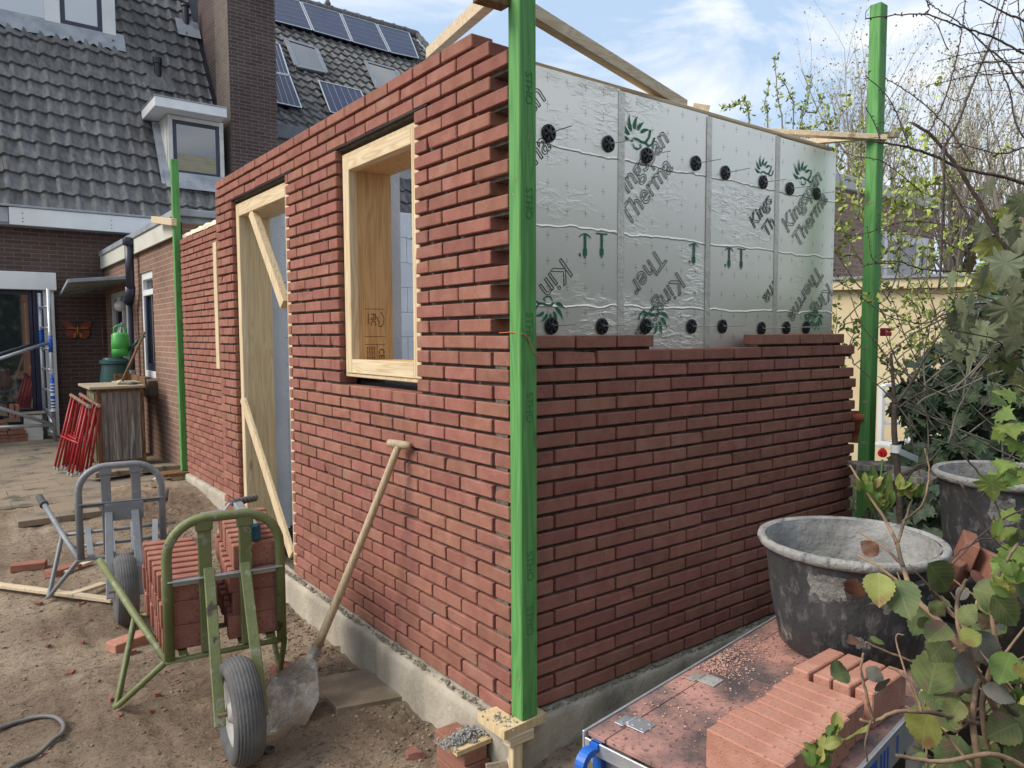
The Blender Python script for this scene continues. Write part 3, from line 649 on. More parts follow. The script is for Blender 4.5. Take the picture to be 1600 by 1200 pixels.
# stamps on the window liner
yi=wd[5]-.0012
def st(x,z): return frame((x,yi,z),(0,0,-1),(1,0,0))
text('FSC',.040,st(.135,1.525),'stamp',M['ink_stamp'],WF); text('www.fsc.org',.011,st(.118,1.525),'stamp',M['ink_stamp'],WF); text('CE',.044,st(.178,1.345),'stamp',M['ink_stamp'],WF)
for k in range(4): text('0765-CPR 2+ EN 14374',.009,st(.110+.013*k,1.355),'stamp',M['ink_stamp'],WF)
b=MB()
def ln(x0,z0,x1,z1): b.quad((x0,yi,z0),(x1,yi,z0),(x1,yi,z1),(x0,yi,z1))
for z in (1.545,1.405,1.365): ln(.10,z,.215,z+.0022)
ln(.166,1.30,.168,1.365)
tr=[(0,0),(.014,.004),(.018,.02),(.03,.016),(.038,.03),(.05,.022),(.062,.03),(.062,.048),(.044,.062),(.02,.066),(.0,.055),(-.012,.04)]
for i in range(len(tr)-1):
    p,q=tr[i],tr[i+1]; d=Vector((q[0]-p[0],q[1]-p[1])).normalized()*.0022; n=(-d.y,d.x)
    f=lambda u,v:(.16+v*.75,yi,1.52-u)
    b.quad(f(p[0]+n[0],p[1]+n[1]),f(q[0]+n[0],q[1]+n[1]),f(q[0]-n[0],q[1]-n[1]),f(p[0]-n[0],p[1]-n[1]))
b.build('stamp',M['ink_stamp'],WF)
# braces in the door frame
b=MB(); b.beam((.050,2.84,2.225),(.050,2.300,1.60),.045,.07,up=(0,.76,-.65)); b.build('brace',M['pine'],DF)
b=MB(); b.beam((.030,3.105,.985),(.030,2.235,.075),.022,.075,up=(0,.7,-.7)); b.build('brace',M['pine'],DF)
# timber strip in the slot between pier and recessed wall
b=MB(); b.cbox((-.004,3.518,1.17),(.06,3.60,2.10),.003); o=b.build('slot_strip',M['pine'],EXT)
# lintels
b=MB(); b.box((.004,WIN[0]-.1,38*P-.006),(.096,WIN[1]+.1,38*P-.0015)); b.box((.004,DOOR[0]-.1,38*P-.006),(.096,DOOR[1]+.1,38*P-.0015)); b.build('lintel',M['membrane'],EXT)
# roof-edge bits behind the recessed wall
fo=thing('foam_strip','lumpy pale insulation foam lying on the recessed wall top','foam',(.45,5.6,2.42))
b=MB(); rnd=random.Random(3)
for i in range(2):
    x0=.42+.13*i; n=24; m=6
    base=len(b.v)
    for k in range(n+1):
        yy=4.75+1.25*k/n
        for j in range(m+1):
            t=math.pi*j/m; rr=.055+.02*noise.noise(Vector((yy*9,j*.9,i)))
            b.v.append((x0+math.cos(t)*rr,yy,2.415+math.sin(t)*rr*1.1))
    for k in range(n):
        for j in range(m): b.f.append((base+k*(m+1)+j,base+k*(m+1)+j+1,base+(k+1)*(m+1)+j+1,base+(k+1)*(m+1)+j))
b.build('foam_bead',M['foam'],fo,smooth=True)
# ================================================================== green corner profiles
def post(x,y,w,d,z0,z1,label,marks,nm='green_post'):
    t=thing(nm,label,'post',(x,y,z0),group='green setting-out posts')
    b=MB(); b.cbox((x,y,z0),(x+w,y+d,z1),.004); p=b.build('timber',M['green'],t)
    for z in marks:
        o=text('STHO',.042,frame((x+w*.36,y-.0008,z+.09),(0,0,-1),(1,0,0)),'printed_lettering',M['post_ink'],t)
    return t
post(.0,-.066,.075,.064,.0225,2.62,'green stained timber post at the near corner of the brick extension',(.35,.55,1.12,1.40,1.83,2.22))
t=post(2.475,-.062,.075,.064,-.1,3.19,'tallest green stained timber post at the right end of the brick wall',(1.35,1.98))
rnd=random.Random(1); b=MB()
for (z,dx) in ((2.13,.035),(1.80,.035),(1.33,.03),(1.03,.02),(.80,.02),(.62,.03)):
    c=Vector((2.4735,-.03+rnd.uniform(-.01,.01),z)); pts=[]
    for k in range(9):
        a=2*math.pi*k/9; pts.append(c+Vector((0,math.cos(a)*.018*rnd.uniform(.6,1.2),math.sin(a)*.006*rnd.uniform(.6,1.4))))
    b.quad(*pts)
b.build('mortar_smear',M['crumb'],t)
post(.300,6.065,.07,.064,.005,3.22,'green stained timber post at the far end of the recessed wall',(1.1,1.5,2.1))
pn=[o for o in bpy.data.objects if o.get('label','').startswith('green stained timber post at the near corner')][0]
rnd=random.Random(77)
for i in range(26):
    z=rnd.choice([rnd.uniform(.06,.5),rnd.uniform(.05,2.4)]); L_=rnd.uniform(.006,.035); a=rnd.uniform(-.9,.9); w_=rnd.uniform(.0008,.003); sd=rnd.random()<.6; u=rnd.uniform(.008,.066 if sd else .056); b=MB(); pts=[]
    for k in range(8):
        t=2*math.pi*k/8; du=math.cos(t)*w_*rnd.uniform(.6,1.3)+math.sin(t)*L_*.5*math.sin(a); dz=math.sin(t)*L_*.5*math.cos(a)
        uu=min(max(u+du,.004),.071 if sd else .060); pts.append((uu,-.0668,z+dz) if sd else (-.0008,-.066+uu,z+dz))
    b.quad(*pts); b.build('mortar_smear',M['mortarheap'] if 'mortarheap' in M else M['crumb'],pn)
# plumb string on the near corner post
cs=MB(); 
pts=[at_x(780,520,-.004),at_x(798,519,-.004),(.006,-.069,1.415),(.03,-.070,1.402),(.055,-.071,1.352),(.075,-.070,1.335),(.082,-.03,1.35),(.085,-.012,1.42)]
cs.tube(pts,.0016,5); tag(cs.build('orange_string',M['orange']),'thin orange bricklayer string knotted round the near green post','string')
# ================================================================== timber braces over the walls
def plank(p,q,w,h,label,up=(0,0,1),m='pine_x',cat='plank',nm='timber_plank',group=None):
    b=MB(); b.beam(p,q,w,h,up,.002); return tag(b.build(nm,M[m]),label,cat,group)
tp=Vector((.03,-.03,2.56))
plank(at_x(672,84,.50),at_x(778,-12,.02),.045,.055,'pale timber brace rising from behind the side wall to the near post top')
plank(at_y(828,18,.02),at_y(1068,166,.20),.042,.050,'long pale timber brace sloping from the near post down to the foil boards')
plank((-.125,.005,2.548),(-.004,.005,2.552),.05,.045,'short dark timber cleat lying across the near post top',m='browntrim')
plank(at_y(1186,205,.42),at_y(1385,216,-.09),.05,.028,'thin timber rail running along the foil boards to the right post')
plank(at_y(1262,222,.50),at_y(1402,210,-.10),.05,.032,'second timber rail crossing behind the right green post')
plank(at_y(1082,168,.36),at_y(1108,172,.30),.05,.035,'short timber offcut standing on the foil board top')
plank(at_x(240,343,.26),at_x(272,347,.28),.05,.07,'short timber cleat nailed to the far green post')
# ================================================================== brick barrows
def ortho(v): return Vector(v)
def rounded_u(hw,y,z0,z1,r,n=7):
    pts=[(-hw,y,z0),(-hw,y,z1-r)]
    for k in range(1,n): a=math.pi-math.pi/2*k/n; pts.append((-hw+r+r*math.cos(a),y,z1-r+r*math.sin(a)))
    pts+=[(-hw+r,y,z1),(hw-r,y,z1)]
    for k in range(1,n): a=math.pi/2-math.pi/2*k/n; pts.append((hw-r+r*math.cos(a),y,z1-r+r*math.sin(a)))
    pts+=[(hw,y,z1-r),(hw,y,z0)]
    return pts
def barrow(loc,rz,m,label,plate,rimm,grip,fh=.90):
    t=thing('brick_barrow',label,'wheelbarrow',loc,rz,group='brick barrows on the sandy ground')
    def B(b,n,mt,par=t,sm=False):
        o=b.build(n,mt,None,sm); o.parent=par; return o
    b=MB(); b.tube(rounded_u(.222,.30,.33,fh,.15),.0205,10); fr=B(b,'back_frame',m,sm=True)
    for x in (-.078,.082):
        b=MB(); b.cbox((x-.026,.288,.34),(x+.026,.312,fh-.045),.004); b.cbox((x-.033,.283,fh-.055),(x+.033,.318,fh+.003),.006); B(b,'slat',m)
    b=MB(); b.cbox((-.222,.268,.655),(.228,.298,.660),.001); b.cbox((-.222,.294,.632),(.228,.2985,.655),.001); B(b,'crossbar',M['steel'] if not plate else m)
    if plate: b=MB(); b.cbox((-.088,.262,.545),(.118,.267,.652),.002); B(b,'plate',m)
    ft=.60 if plate else .70
    for x in (-.068,.072):
        b=MB(); b.beam((x,.262,ft),(x*1.12,-.025,.165),.042,.014,up=(0,1,.5),c=.003); B(b,'fork_bar',m)
    for s in (-1,1):
        b=MB(); k_=1 if s<0 else .62; pts=[(s*.228,.30,.325),(s*(.335 if s<0 else .25),.72,.40),(s*.40*k_,.93,.475),(s*.47*k_,1.17,.545 if s<0 else .50)]
        b.tube(pts,.0165,10); B(b,'handle_rail',m,sm=True)
        if grip: b=MB(); zq=0 if s<0 else -.045; b.tube([(s*.455*k_,1.11,.530+zq),(s*.482*k_,1.21,.557+zq)],.022,12); b.tube([(s*.448*k_,1.085,.522+zq),(s*.455*k_,1.11,.530+zq)],.027,12); B(b,'grip',M['rubber'],sm=False)
        b=MB(); lx=1 if s<0 else .68; b.tube([(s*.335*lx,.72,.385),(s*.415*lx,.70,.03),(s*.425*lx,.685,.012),(s*.41*lx,.655,.03),(s*.238,.325,.315)],.0135,8); B(b,'leg',m,sm=True)
    for (y,z,h) in ((.305,.322,.24),(.52,.352,.275),(.72,.388,.325)):
        b=MB(); b.tube([(-h,y,z),(h,y,z)],.012,8); B(b,'cross_member',m,sm=True)
    for x in (-.17,-.055,.06,.175):
        b=MB(); b.beam((x,.30,.341),(x*1.15,.76,.415),.034,.006,c=.001); b.beam((x+.016,.30,.327),(x*1.15+.016,.76,.401),.004,.028,c=.001); B(b,'platform_bar',m)
    # wheel
    Mx=Matrix(((0,0,1,0),(1,0,0,0),(0,1,0,.2),(0,0,0,1)))
    w=bpy.data.objects.new('wheel',None); sc.collection.objects.link(w); w.parent=t; w.empty_display_size=.05; w.rotation_euler=(0,0,.07)
    prof=[]; 
    for k in range(41):
        a=-2.5+5.0*k/40; r=.155+.048*math.cos(a*.62)**.8 if abs(a)<2.5 else .155; x=.058*math.sin(a*.62)
        if abs(a)<1.5 and k%3==0: r-=.0035
        prof.append((r,x))
    b=MB(); b.lathe([(.122,-.028),(.135,-.050)]+prof+[(.135,.050),(.122,.028)],72,Mx); o=b.build('tyre',M['rubber'],None,True); o.parent=w
    b=MB(); b.lathe([(.132,-.036),(.120,-.038),(.112,-.022),(.085,-.012),(.05,-.02),(.032,-.045),(.02,-.05),(.02,.05),(.032,.045),(.05,.02),(.085,.012),(.112,.022),(.120,.038),(.132,.036)],40,Mx); o=b.build('rim',rimm,None,True); o.parent=w
    b=MB(); b.lathe([(.0001,-.085),(.011,-.085),(.011,.085),(.0001,.085)],12,Mx); o=b.build('axle',M['rust'],None); o.parent=w
    return t
RZ=-.1486
bar1=barrow((-.742,.755,-.235),RZ,M['green_paint'],'olive green brick barrow loaded with two stacks of red bricks','',M['rim_paint'],False)
bar2=barrow((-.835,2.55,-.235),RZ,M['grey_paint'],'empty grey brick barrow standing behind the green one',True,M['rim_paint'],True,fh=.875)
# bricks: one mesh shared by all loose bricks
def brick_mesh(name,m):
    b=MB(); b.cbox((-.105,-.025,0),(.105,.025,.1),.0035); o=b.build(name,m); me=o.data; bpy.data.objects.remove(o); return me
BM=brick_mesh('brick',M['brick_pink'])
M['brick_mid']=mat('barrow_brick',(.33,.140,.10),(.43,.195,.145),14,.9,.6,200,isl=.0,c4=(.16,.06,.045),s4=110,t4=(.56,.68),c3=(.26,.10,.08),s3=4,t3=(.48,.62),spec=.2,bd=.008)
BMID=brick_mesh('brick_mid',M['brick_mid']); BDK=brick_mesh('brick_deep',M['brick'])
def put_brick(p,rz=0,label='',group=None,rx=0,ry=0,me=None,sub=None,name='brick'):
    o=bpy.data.objects.new(name,me or BM); sc.collection.objects.link(o); o.location=p; o.rotation_euler=(rx,ry,rz)
    return tag(o,label,'brick',group)
rnd=random.Random(12)
MB1=Matrix.Translation((-.742,.755,-.235))@Matrix.Rotation(RZ,4,'Z')
tn=['bottom','second','third','top']; CN=['first','second','third','fourth','fifth','sixth','seventh','eighth']
for tier in range(3):
    for k in range(8):
        q=MB1@Vector((-.142-.012*k*(tier>=0)*.55+rnd.uniform(-.005,.005),.345+.0538*k,.358+.1005*tier+.016*k*.52+.0))
        put_brick(q,RZ+rnd.uniform(-.02,.02)-.03,f'{CN[k]} brick from the frame, {tn[tier]} tier, left stack on green barrow',me=BMID if rnd.random()<.75 else BDK,group='bricks in the left stack on the green barrow')
for tier in range(4):
    for k in range(8):
        q=MB1@Vector((.125+(.012 if tier%2 else -.008)+rnd.uniform(-.005,.005),.345+.0538*k,.358+.1005*tier+.016*k*.52))
        put_brick(q,RZ+rnd.uniform(-.02,.02),f'{CN[k]} brick from the frame, {tn[tier] if tier<3 else "fourth"} tier, right stack on green barrow',me=BMID if rnd.random()<.7 else BDK,group='bricks in the right stack on the green barrow')
lv=thing('spirit_level','grey spirit level with a blue end cap lying on the right barrow stack','spirit level',MB1@Vector((.125,.33,.765)),RZ)
def BL(b,n,m,par,sm=False): o=b.build(n,m,None,sm); o.parent=par; return o
b=MB(); b.cbox((-.022,0.012,.004),(.022,.46,.072),.006,Matrix.Rotation(.03,4,'X')); BL(b,'body',M['steel'],lv)
b=MB(); b.cbox((-.025,-.012,.0),(.025,.014,.078),.012); BL(b,'end_cap',M['bluecap'],lv)
trw=thing('trowel','steel bricklaying trowel with a dark ribbed grip behind the green barrow frame','trowel',MB1@Vector((.06,.76,.815)),RZ+.5)
b=MB(); b.prism([(-.16,0,.0),(-.09,-.055,0),(.0,-.03,0),(.0,.03,0),(-.09,.055,0)],(0,0,1),.003); b.tube([(0,0,.002),(.03,0,.03),(.05,0,.03)],.006,8); BL(b,'blade',M['steel'],trw)
b=MB(); pr=[]
for k in range(15): pr.append((.019 if k%2 else .015,.045+.010*k))
b.lathe([(.0001,.045)]+pr+[(.0001,.19)],14,Matrix(((0,0,1,0),(1,0,0,0),(0,1,0,.03),(0,0,0,1)))); BL(b,'grip',M['rubber'],trw)
# ================================================================== shovel
g0=Vector((-.045,.735,.935)); g1=Vector((-.567,.901,-.247)); S0=Vector((-.347,.939,.055)); ax=(S0-g0).normalized()
sh=thing('shovel','long ash handled shovel with a worn steel blade leaning against the side wall','shovel',g1)
b=MB(); L1=(S0-g0).length; pts=[g0+ax*(L1*t)+Vector((0,0,-.012*math.sin(math.pi*t))) for t in [i/14 for i in range(15)]]
b.tube(pts,[.0165+.003*t/14 for t in range(15)],12); b.build('shaft',M['handle_wood'],sh,True)
gd=at_x(642,699,-.035)-at_x(611,690,-.07); gd=Vector((.05,-.085,-.008)).normalized()
b=MB(); b.tube([g0+gd*d-ax*.004 for d in (-.058,-.054,-.03,0,.03,.054,.058)],[.009,.0155,.018,.0185,.018,.0155,.009],12); b.build('grip',M['handle_wood'],sh,True)
sax=ax; ax=(g1-S0).normalized(); nrm=Vector((-.45,-.75,.35)); nrm=(nrm-ax*nrm.dot(ax)).normalized(); lat=ax.cross(nrm)
b=MB(); nu,nv=22,14; s0=S0-ax*.02
for sgn in (0,1):
    for i in range(nu+1):
        u=i/nu; ln_=.385*u
        if u<.2: w=.021
        else: w=.021+.090*min(1,((u-.2)/.34))**.85
        if u>.9: w*=1-.12*((u-.9)/.1)**2
        for j in range(nv+1):
            v=-1+2*j/nv
            cu=.018*(1-u)*(1 if u<.3 else max(0,1-(u-.3)/.3))
            n=(v*v)*(.024 if u>.3 else -.0)+(-cu*math.cos(v*1.5) if u<.6 else 0)*-1 -.03*math.sin(min(1,max(0,(u-.25)/.75))*math.pi)*(1-.3*v*v)
            tip=.022*(1-v*v)*(u>.95)
            b.v.append(tuple(s0+ax*(ln_+tip)+lat*(v*w)+nrm*(n-.0022*sgn)))
    base=sgn*(nu+1)*(nv+1)
    for i in range(nu):
        for j in range(nv): b.f.append((base+i*(nv+1)+j,base+i*(nv+1)+j+1,base+(i+1)*(nv+1)+j+1,base+(i+1)*(nv+1)+j))
b.build('blade',M['blade'],sh,True)
# ================================================================== things on the ground
def gz(x,y): return gh(x,y)
def chip(b,c,r,rnd,flat=.35,n=7):
    ring=[];top=[]
    for k in range(n):
        a=2*math.pi*k/n+rnd.uniform(-.25,.25); q=r*rnd.uniform(.55,1.15); ring.append(Vector(c)+Vector((math.cos(a)*q,math.sin(a)*q*.65,-.01))); top.append(Vector(c)+Vector((math.cos(a)*q*.85,math.sin(a)*q*.55,r*flat*rnd.uniform(.6,1.2))))
    b.add(ring+top,[tuple(range(n,2*n))]+[(i,(i+1)%n,(i+1)%n+n,i+n) for i in range(n)])
M['chip']=mat('brick_rubble',(.26,.105,.075),(.34,.16,.12),12,.95,.6,60,isl=.2,c3=(.25,.19,.13),s3=12,t3=(.5,.7))
rnd=random.Random(9)
for (px,py,r,lb) in ((128,844*1+160,.03,'small broken red brick chip left of the green barrow'),(110,1047,.032,'flat broken red brick chip on the sand left of the barrow'),(172,1093,.028,'red brick chip beside the foot of the green barrow'),(243,1087,.03,'dark red brick splinter between barrow leg and wheel'),(187,1115,.022,'tiny red brick fragment under the barrow foot'),(210,1022,.03,'broken red brick piece below the left stack'),(645,1185,.06,'jagged red brick fragment near the brick pile at the corner'),(437,1052,.075,'wedge of broken red brick behind the shovel blade'),(75,1000*0+1010,.02,'small dark brick crumb on the bare sand'),(128,944,.03,'short piece of red brick beside the pale plank'),(60,940,.035,'broken red brick under the grey barrow leg'),(242,789*1,.035,'small red brick cube on the wet sand by the grey barrow'),(240,805,.03,'lower small red brick cube behind the grey barrow'),(235,1112,.02,'small red chip left of the wheel')):
    p=at_z(px,py,-.235); b=MB(); a=rnd.random()*3; chip(b,(0,0,0),r,rnd); o=b.build('brick_fragment',M['chip']); o.location=(p.x,p.y,gz(p.x,p.y)+.006); o.rotation_euler=(0,0,a); tag(o,lb,'brick fragment')
def loose(px,py,rz,lb,me=None,z=None,tilt=0,flat=True):
    p=at_z(px,py,-.235); zz=gz(p.x,p.y)+(.024 if flat else 0) if z is None else z
    return put_brick((p.x,p.y,zz),rz,lb,None,rx=(math.pi/2 if flat else 0),ry=tilt)
BD=brick_mesh('brick_dark',M['brick'])
p=loose(48,885,-.25,'whole red brick lying on the muddy ground at the far left'); p.data=BD
p=loose(92,893,.45,'half buried red brick right of the whole one by the grey barrow leg'); p.data=BD
loose(195,1003,.35,'dusty red brick lying flat behind the green barrow leg')
b=MB(); rnd=random.Random(21)
for i in range(700):
    x=rnd.uniform(-2.2,-.05); y=rnd.uniform(.1,4.6); 
    if rnd.random()<.6: chip(b,(x,y,gz(x,y)+.001),.004+.018*rnd.random()**5,rnd,.3,6)
tag(b.build('brick_crumbs',M['chip']),kind='stuff')
b=MB()
for i in range(9000):
    x=rnd.uniform(-2.3,-.03); y=-.2+5*rnd.random()**1.4
    if i%2: x=-.06-abs(rnd.gauss(0,.16))
    r=.0025+.011*rnd.random()**5; lump(b,(x,y,gz(x,y)+r*.2),r,rnd,.7)
M['clod']=mat('soil_clods',(.14,.105,.075),(.27,.21,.145),9,.95,.5,60,isl=.35)
tag(b.build('soil_clods',M['clod']),kind='stuff')
b=MB()
for i in range(170):
    x=rnd.uniform(-2.0,-.1); y=rnd.uniform(.2,4); a=rnd.random()*6; l=rnd.uniform(.01,.05); z=gz(x,y)+.003
    b.tube([(x,y,z),(x+math.cos(a)*l*.5,y+math.sin(a)*l*.5,z+.004),(x+math.cos(a+.4)*l,y+math.sin(a+.4)*l,z+.001)],.0012,4)
tag(b.build('straw_litter',M['bark']),kind='stuff')
# sunken board beside the foundation
def slabt(poly,z0,z1,label,m,nm,cat):
    b=MB(); b.prism([(p.x,p.y,z0) for p in poly],(0,0,1),z1-z0); return tag(b.build(nm,m),label,cat)
slabt([at_z(x,y,-.195) for x,y in ((527,1108),(639,1087),(575,1045),(480,1062))],-.225,-.193,'dusty plywood board lying on the soil against the side foundation',M['slab'],'ground_board','board')
def gplank(p1,p2,w,h,label,dz=.012):
    a=at_z(*p1,-.23); c=at_z(*p2,-.23); a.z=gz(a.x,a.y)+dz+h/2; c.z=gz(c.x,c.y)+dz+h/2
    b=MB(); b.beam(a,c,w,h,c=.002); return tag(b.build('timber_plank',M['pine_x']),label,'plank')
gplank((-60,910),(178,944),.05,.022,'long pale timber batten lying on the ground under the grey barrow',.018)
gplank((108,937),(163,918),.06,.018,'short pointed pale timber offcut beside the long batten',.03)
gplank((100,897),(142,880),.05,.02,'small pale timber block beneath the grey barrow')
a=at_z(66,768,-.16)
# torn edge of the paving
for (px,py,rz,lb) in ((176,752,.3,'loose dark paving slab tilted at the torn patio edge'),(250,742,.1,'long dark paving slab at the patio edge near the far post')):
    p=at_z(px,py,-.11); b=MB(); b.cbox((-.22,-.11,-.03),(.22,.11,.02),.006,Matrix.Rotation(.05,4,'Y')); o=b.build('paving_slab',M['paver']); o.location=(p.x,p.y,gz(p.x,p.y)+.05); o.rotation_euler=(0,0,rz); tag(o,lb,'paving slab')
p=at_z(245,762,-.13); b=MB(); lump(b,(0,0,0),.035,random.Random(2)); o=b.build('white_stone',M['stone']); o.location=(p.x,p.y,gz(p.x,p.y)+.02); tag(o,'small white stone on the soil at the torn patio edge','stone')
b=MB(); q=at_z(284,745,-.06); b.cbox((q.x-.10,q.y-.06,-.2),(q.x+.04,q.y+.05,-.035),.003); tag(b.build('timber_block',M['pine']),'pale timber block carrying the board under the far green post','timber block')
b=MB(); b.cbox((q.x-.20,q.y-.10,-.033),(q.x+.09,q.y+.12,.003),.003); tag(b.build('timber_board',M['browntrim']),'brown weathered board under the foot of the far green post','board')
# rubber cable
cp=[(-60,945),(0,950),(25,930),(55,921),(80,922),(97,935),(99,951),(80,975),(50,995),(20,1012),(-30,1040)]
cp=[(-50,1150),(0,1134),(30,1122),(60,1117),(85,1120),(99,1130),(97,1143),(80,1160),(55,1178),(25,1195),(-20,1222)]
b=MB(); pts=[]
for (x,y) in cp: p=at_z(x,y,-.235); pts.append(Vector((p.x,p.y,gz(p.x,p.y)+.012)))
def smooth(pts,k=5):
    out=[]; n=len(pts)
    for i in range(n-1):
        p0,p1,p2,p3=pts[max(i-1,0)],pts[i],pts[i+1],pts[min(i+2,n-1)]
        for j in range(k):
            t=j/k; out.append(.5*((2*p1)+(p2-p0)*t+(2*p0-5*p1+4*p2-p3)*t*t+(3*p1-p0-3*p2+p3)*t**3))
    return out+[pts[-1]]
b.tube(smooth(pts),.009,10); tag(b.build('rubber_cable',M['hose'],None,True),'grey rubber cable curled into a loop on the sand','cable')
b=MB(); p=at_z(420,1172,-.235); b.lathe([(.020,0),(.024,.02),(.021,.021),(.017,.006),(.0001,.006)],16); o=b.build('pipe_stub',M['rubber']); o.location=(p.x,p.y,gz(p.x,p.y)-.004); tag(o,'small grey pipe stub sunk in the soil by the barrow wheel','pipe')
# packing at the foot of the near post
def offcut(cx,cy,z0,lx,ly,h,rz,label,m='ply_pale',tilt=(0,0),nm='plywood_offcut'):
    b=MB(); k=3
    for i in range(k): b.cbox((-lx/2,-ly/2,i*h/k),(lx/2,ly/2,(i+1)*h/k-.0012),.0008)
    o=b.build(nm,M[m]); o.location=(cx,cy,z0); o.rotation_euler=(tilt[0],tilt[1],rz); return tag(o,label,'plywood offcut')
b=MB()
for i in range(3): 
    z=-.0115+.0112*i; b.prism([(-.088,-.078,z),(.112,-.070,z),(.112,-.0045,z),(-.0045,-.0045,z),(-.0045,.082,z),(-.088,.086,z)],(0,0,1),.0100)
tag(b.build('plywood_offcut',M['ply_pale']),'mortar spattered plywood offcut directly under the near green post','plywood offcut')
b=MB(); b.cbox((-.062,-.077,-.052),(.050,-.034,-.0125),.003); tag(b.build('timber_packer',M['pine_x']),'small timber packer beneath the plywood under the near post','packer')
b=MB(); b.cbox((-.045,-.072,-.26),(.0,-.036,-.0535),.003); tag(b.build('timber_block',M['pine']),'upright pale timber block holding up the packers by the near post','timber block')
b=MB()
for i in range(2): b.cbox((-.200,.055,-.093+.0095*i),(-.048,.155,-.0845+.0095*i),.0006,Matrix.Rotation(.0,4,'Z'))
tag(b.build('plywood_offcut',M['ply_pale']),'plywood strip heaped with grey mortar lying on the corner brick pile','plywood offcut')
b=MB(); Mx=frame((-.125,-.030,-.245),(.93,-.37,0),(.10,.30,.95))
for i in range(3): b.cbox((0,0,.0065*i),(.135,.125,.0065*i+.0058),.0006,Mx)
tag(b.build('plywood_offcut',M['slab']),'bare plywood piece propped upright against the corner brick pile','plywood offcut')
b=MB(); rnd=random.Random(31)
for i in range(900):
    u=rnd.gauss(0,.06); v=rnd.gauss(0,.022); r=.003+.007*rnd.random()**2; u=max(-.10,min(.075,u)); lump(b,(-.128+u,.118+v,-.074+r*.4+.022*math.exp(-(u/.06)**2-(v/.03)**2)*rnd.random()),r*.8,rnd)
for i in range(60):
    lump(b,(-.045+rnd.gauss(0,.02),rnd.gauss(-.01,.035),.0225),.004*rnd.random()+.002,rnd)
M['mortarheap']=mat('grey_mortar',(.24,.235,.22),(.36,.35,.32),20,.95,.6,80,isl=.2)
tag(b.build('mortar_heap',M['mortarheap']),kind='stuff')
for i,(dx,dz,rz,lb) in enumerate(((0,0,-.62,'lowest brick of the small pile left of the near post'),(.004,.053,-.58,'middle brick of the small pile left of the near post'),(-.004,.106,-.64,'top mortar smeared brick of the small pile left of the near post'))):
    o=put_brick((-.112+dx,.155+50*0+dz*.05,-.225+dz),1.5708+(rz+.6)*.8,lb,None,rx=math.pi/2); o.data=BD; o.location.x+=-.05; o.location.y+=0
# ================================================================== scaffold deck
DZ=.34; dk=thing('scaffold_deck','brick dust covered plywood scaffold deck with aluminium rim standing low beside the end wall','scaffold deck',(-.262,-.664,DZ),math.atan2(.139,1.097))
def BD_(b,n,m,sm=False,par=None): o=b.build(n,m,None,sm); o.parent=par or dk; return o
LD,WD=1.95,.60
b=MB(); b.cbox((.012,-.068,-.012),(LD-.01,-.008,0),.001); b.cbox((.012,-WD+.012,-.012),(.60,-.072,.001),.001); b.cbox((.603,-WD+.012,-.012),(LD-.01,-.0695,.0),.001); BD_(b,'deck_board',M['deck'])
b=MB(); b.cbox((0,-.007,-.06),(LD,0,.004),.001); b.cbox((0,-WD,-.09),(LD,-WD+.0115,.004),.001); b.cbox((.0,-WD+.0125,-.05),(.006,-.0085,-.013),.001); b.cbox((.02,-.035,-.09),(LD,-.0125,-.02),.002); BD_(b,'side_rim',M['alu'])
b=MB(); b.cbox((.03,-.14,-.11),(.075,-.055,-.02),.003); BD_(b,'corner_bracket',M['steel'])
for x0 in (.475,.50,.525,.60):
    b=MB(); b.box((x0,-WD-.0012,-.075),(x0+.012,-WD-.0004,-.015)); BD_(b,'blue_stripe',M['blue_label'])
b=MB(); b.box((.38,-WD-.0012,-.075),(.45,-WD-.0004,-.015)); BD_(b,'blue_label',M['blue_label'])
for (x,col) in ((.135,'steel'),(.50,'rust')):
    b=MB(); b.cbox((x-.03,-.125,.0018),(x+.03,-.066,.0045),.0005); b.cbox((x-.04,-.064,.0012),(x+.015,-.035,.0038),.0005); b.tube([(x-.02,-.065,.004),(x+.02,-.065,.004)],.004,8)
    for (u,v) in ((-.015,-.08),(.018,-.08),(-.015,-.11),(.018,-.112),(-.025,-.05)): b.lathe([(.0045,.0045),(.004,.0062),(.0001,.0066)],8,Matrix.Translation((x+u,v,0)))
    BD_(b,'hinge',M['steel'] if col=='steel' else M['rim_paint'])
# blue hook at the deck end
b=MB(); pl=[]; 
for k in range(15): a=math.radians(60+k*15); pl.append((-.028+.040*math.cos(a),-.058+.040*math.sin(a)))
inn=[(-.028+.021*math.cos(math.radians(60+k*15)),-.058+.021*math.sin(math.radians(60+k*15))) for k in range(15)]
poly=[(.03,-.015),(-.002,-.012)]+pl+inn[::-1]+[(.012,-.052),(.012,-.095),(.032,-.095)]
# build as strips to stay well shaped
y0=-.030
def hk(a,c,d,e): b.prism([(p[0],y0,p[1]) for p in (a,c,d,e)],(0,-1,0),.028)
for i in range(14): hk(pl[i],pl[i+1],inn[i+1],inn[i])
hk((.032,-.013),(-.008,-.013),(-.008,-.034),(.032,-.034)); hk((.032,-.034),(.008,-.034),(.008,-.098),(.032,-.098))
BD_(b,'hook',M['blue'])
b=MB(); rnd=random.Random(5)
for (u,v) in ((.17,-.33),(.185,-.34),(.18,-.355)): b.lathe([(.006,.0015),(.004,.003),(.0001,.0034)],8,Matrix.Translation((u,v,0)))
BD_(b,'white_blob',M['white2'])
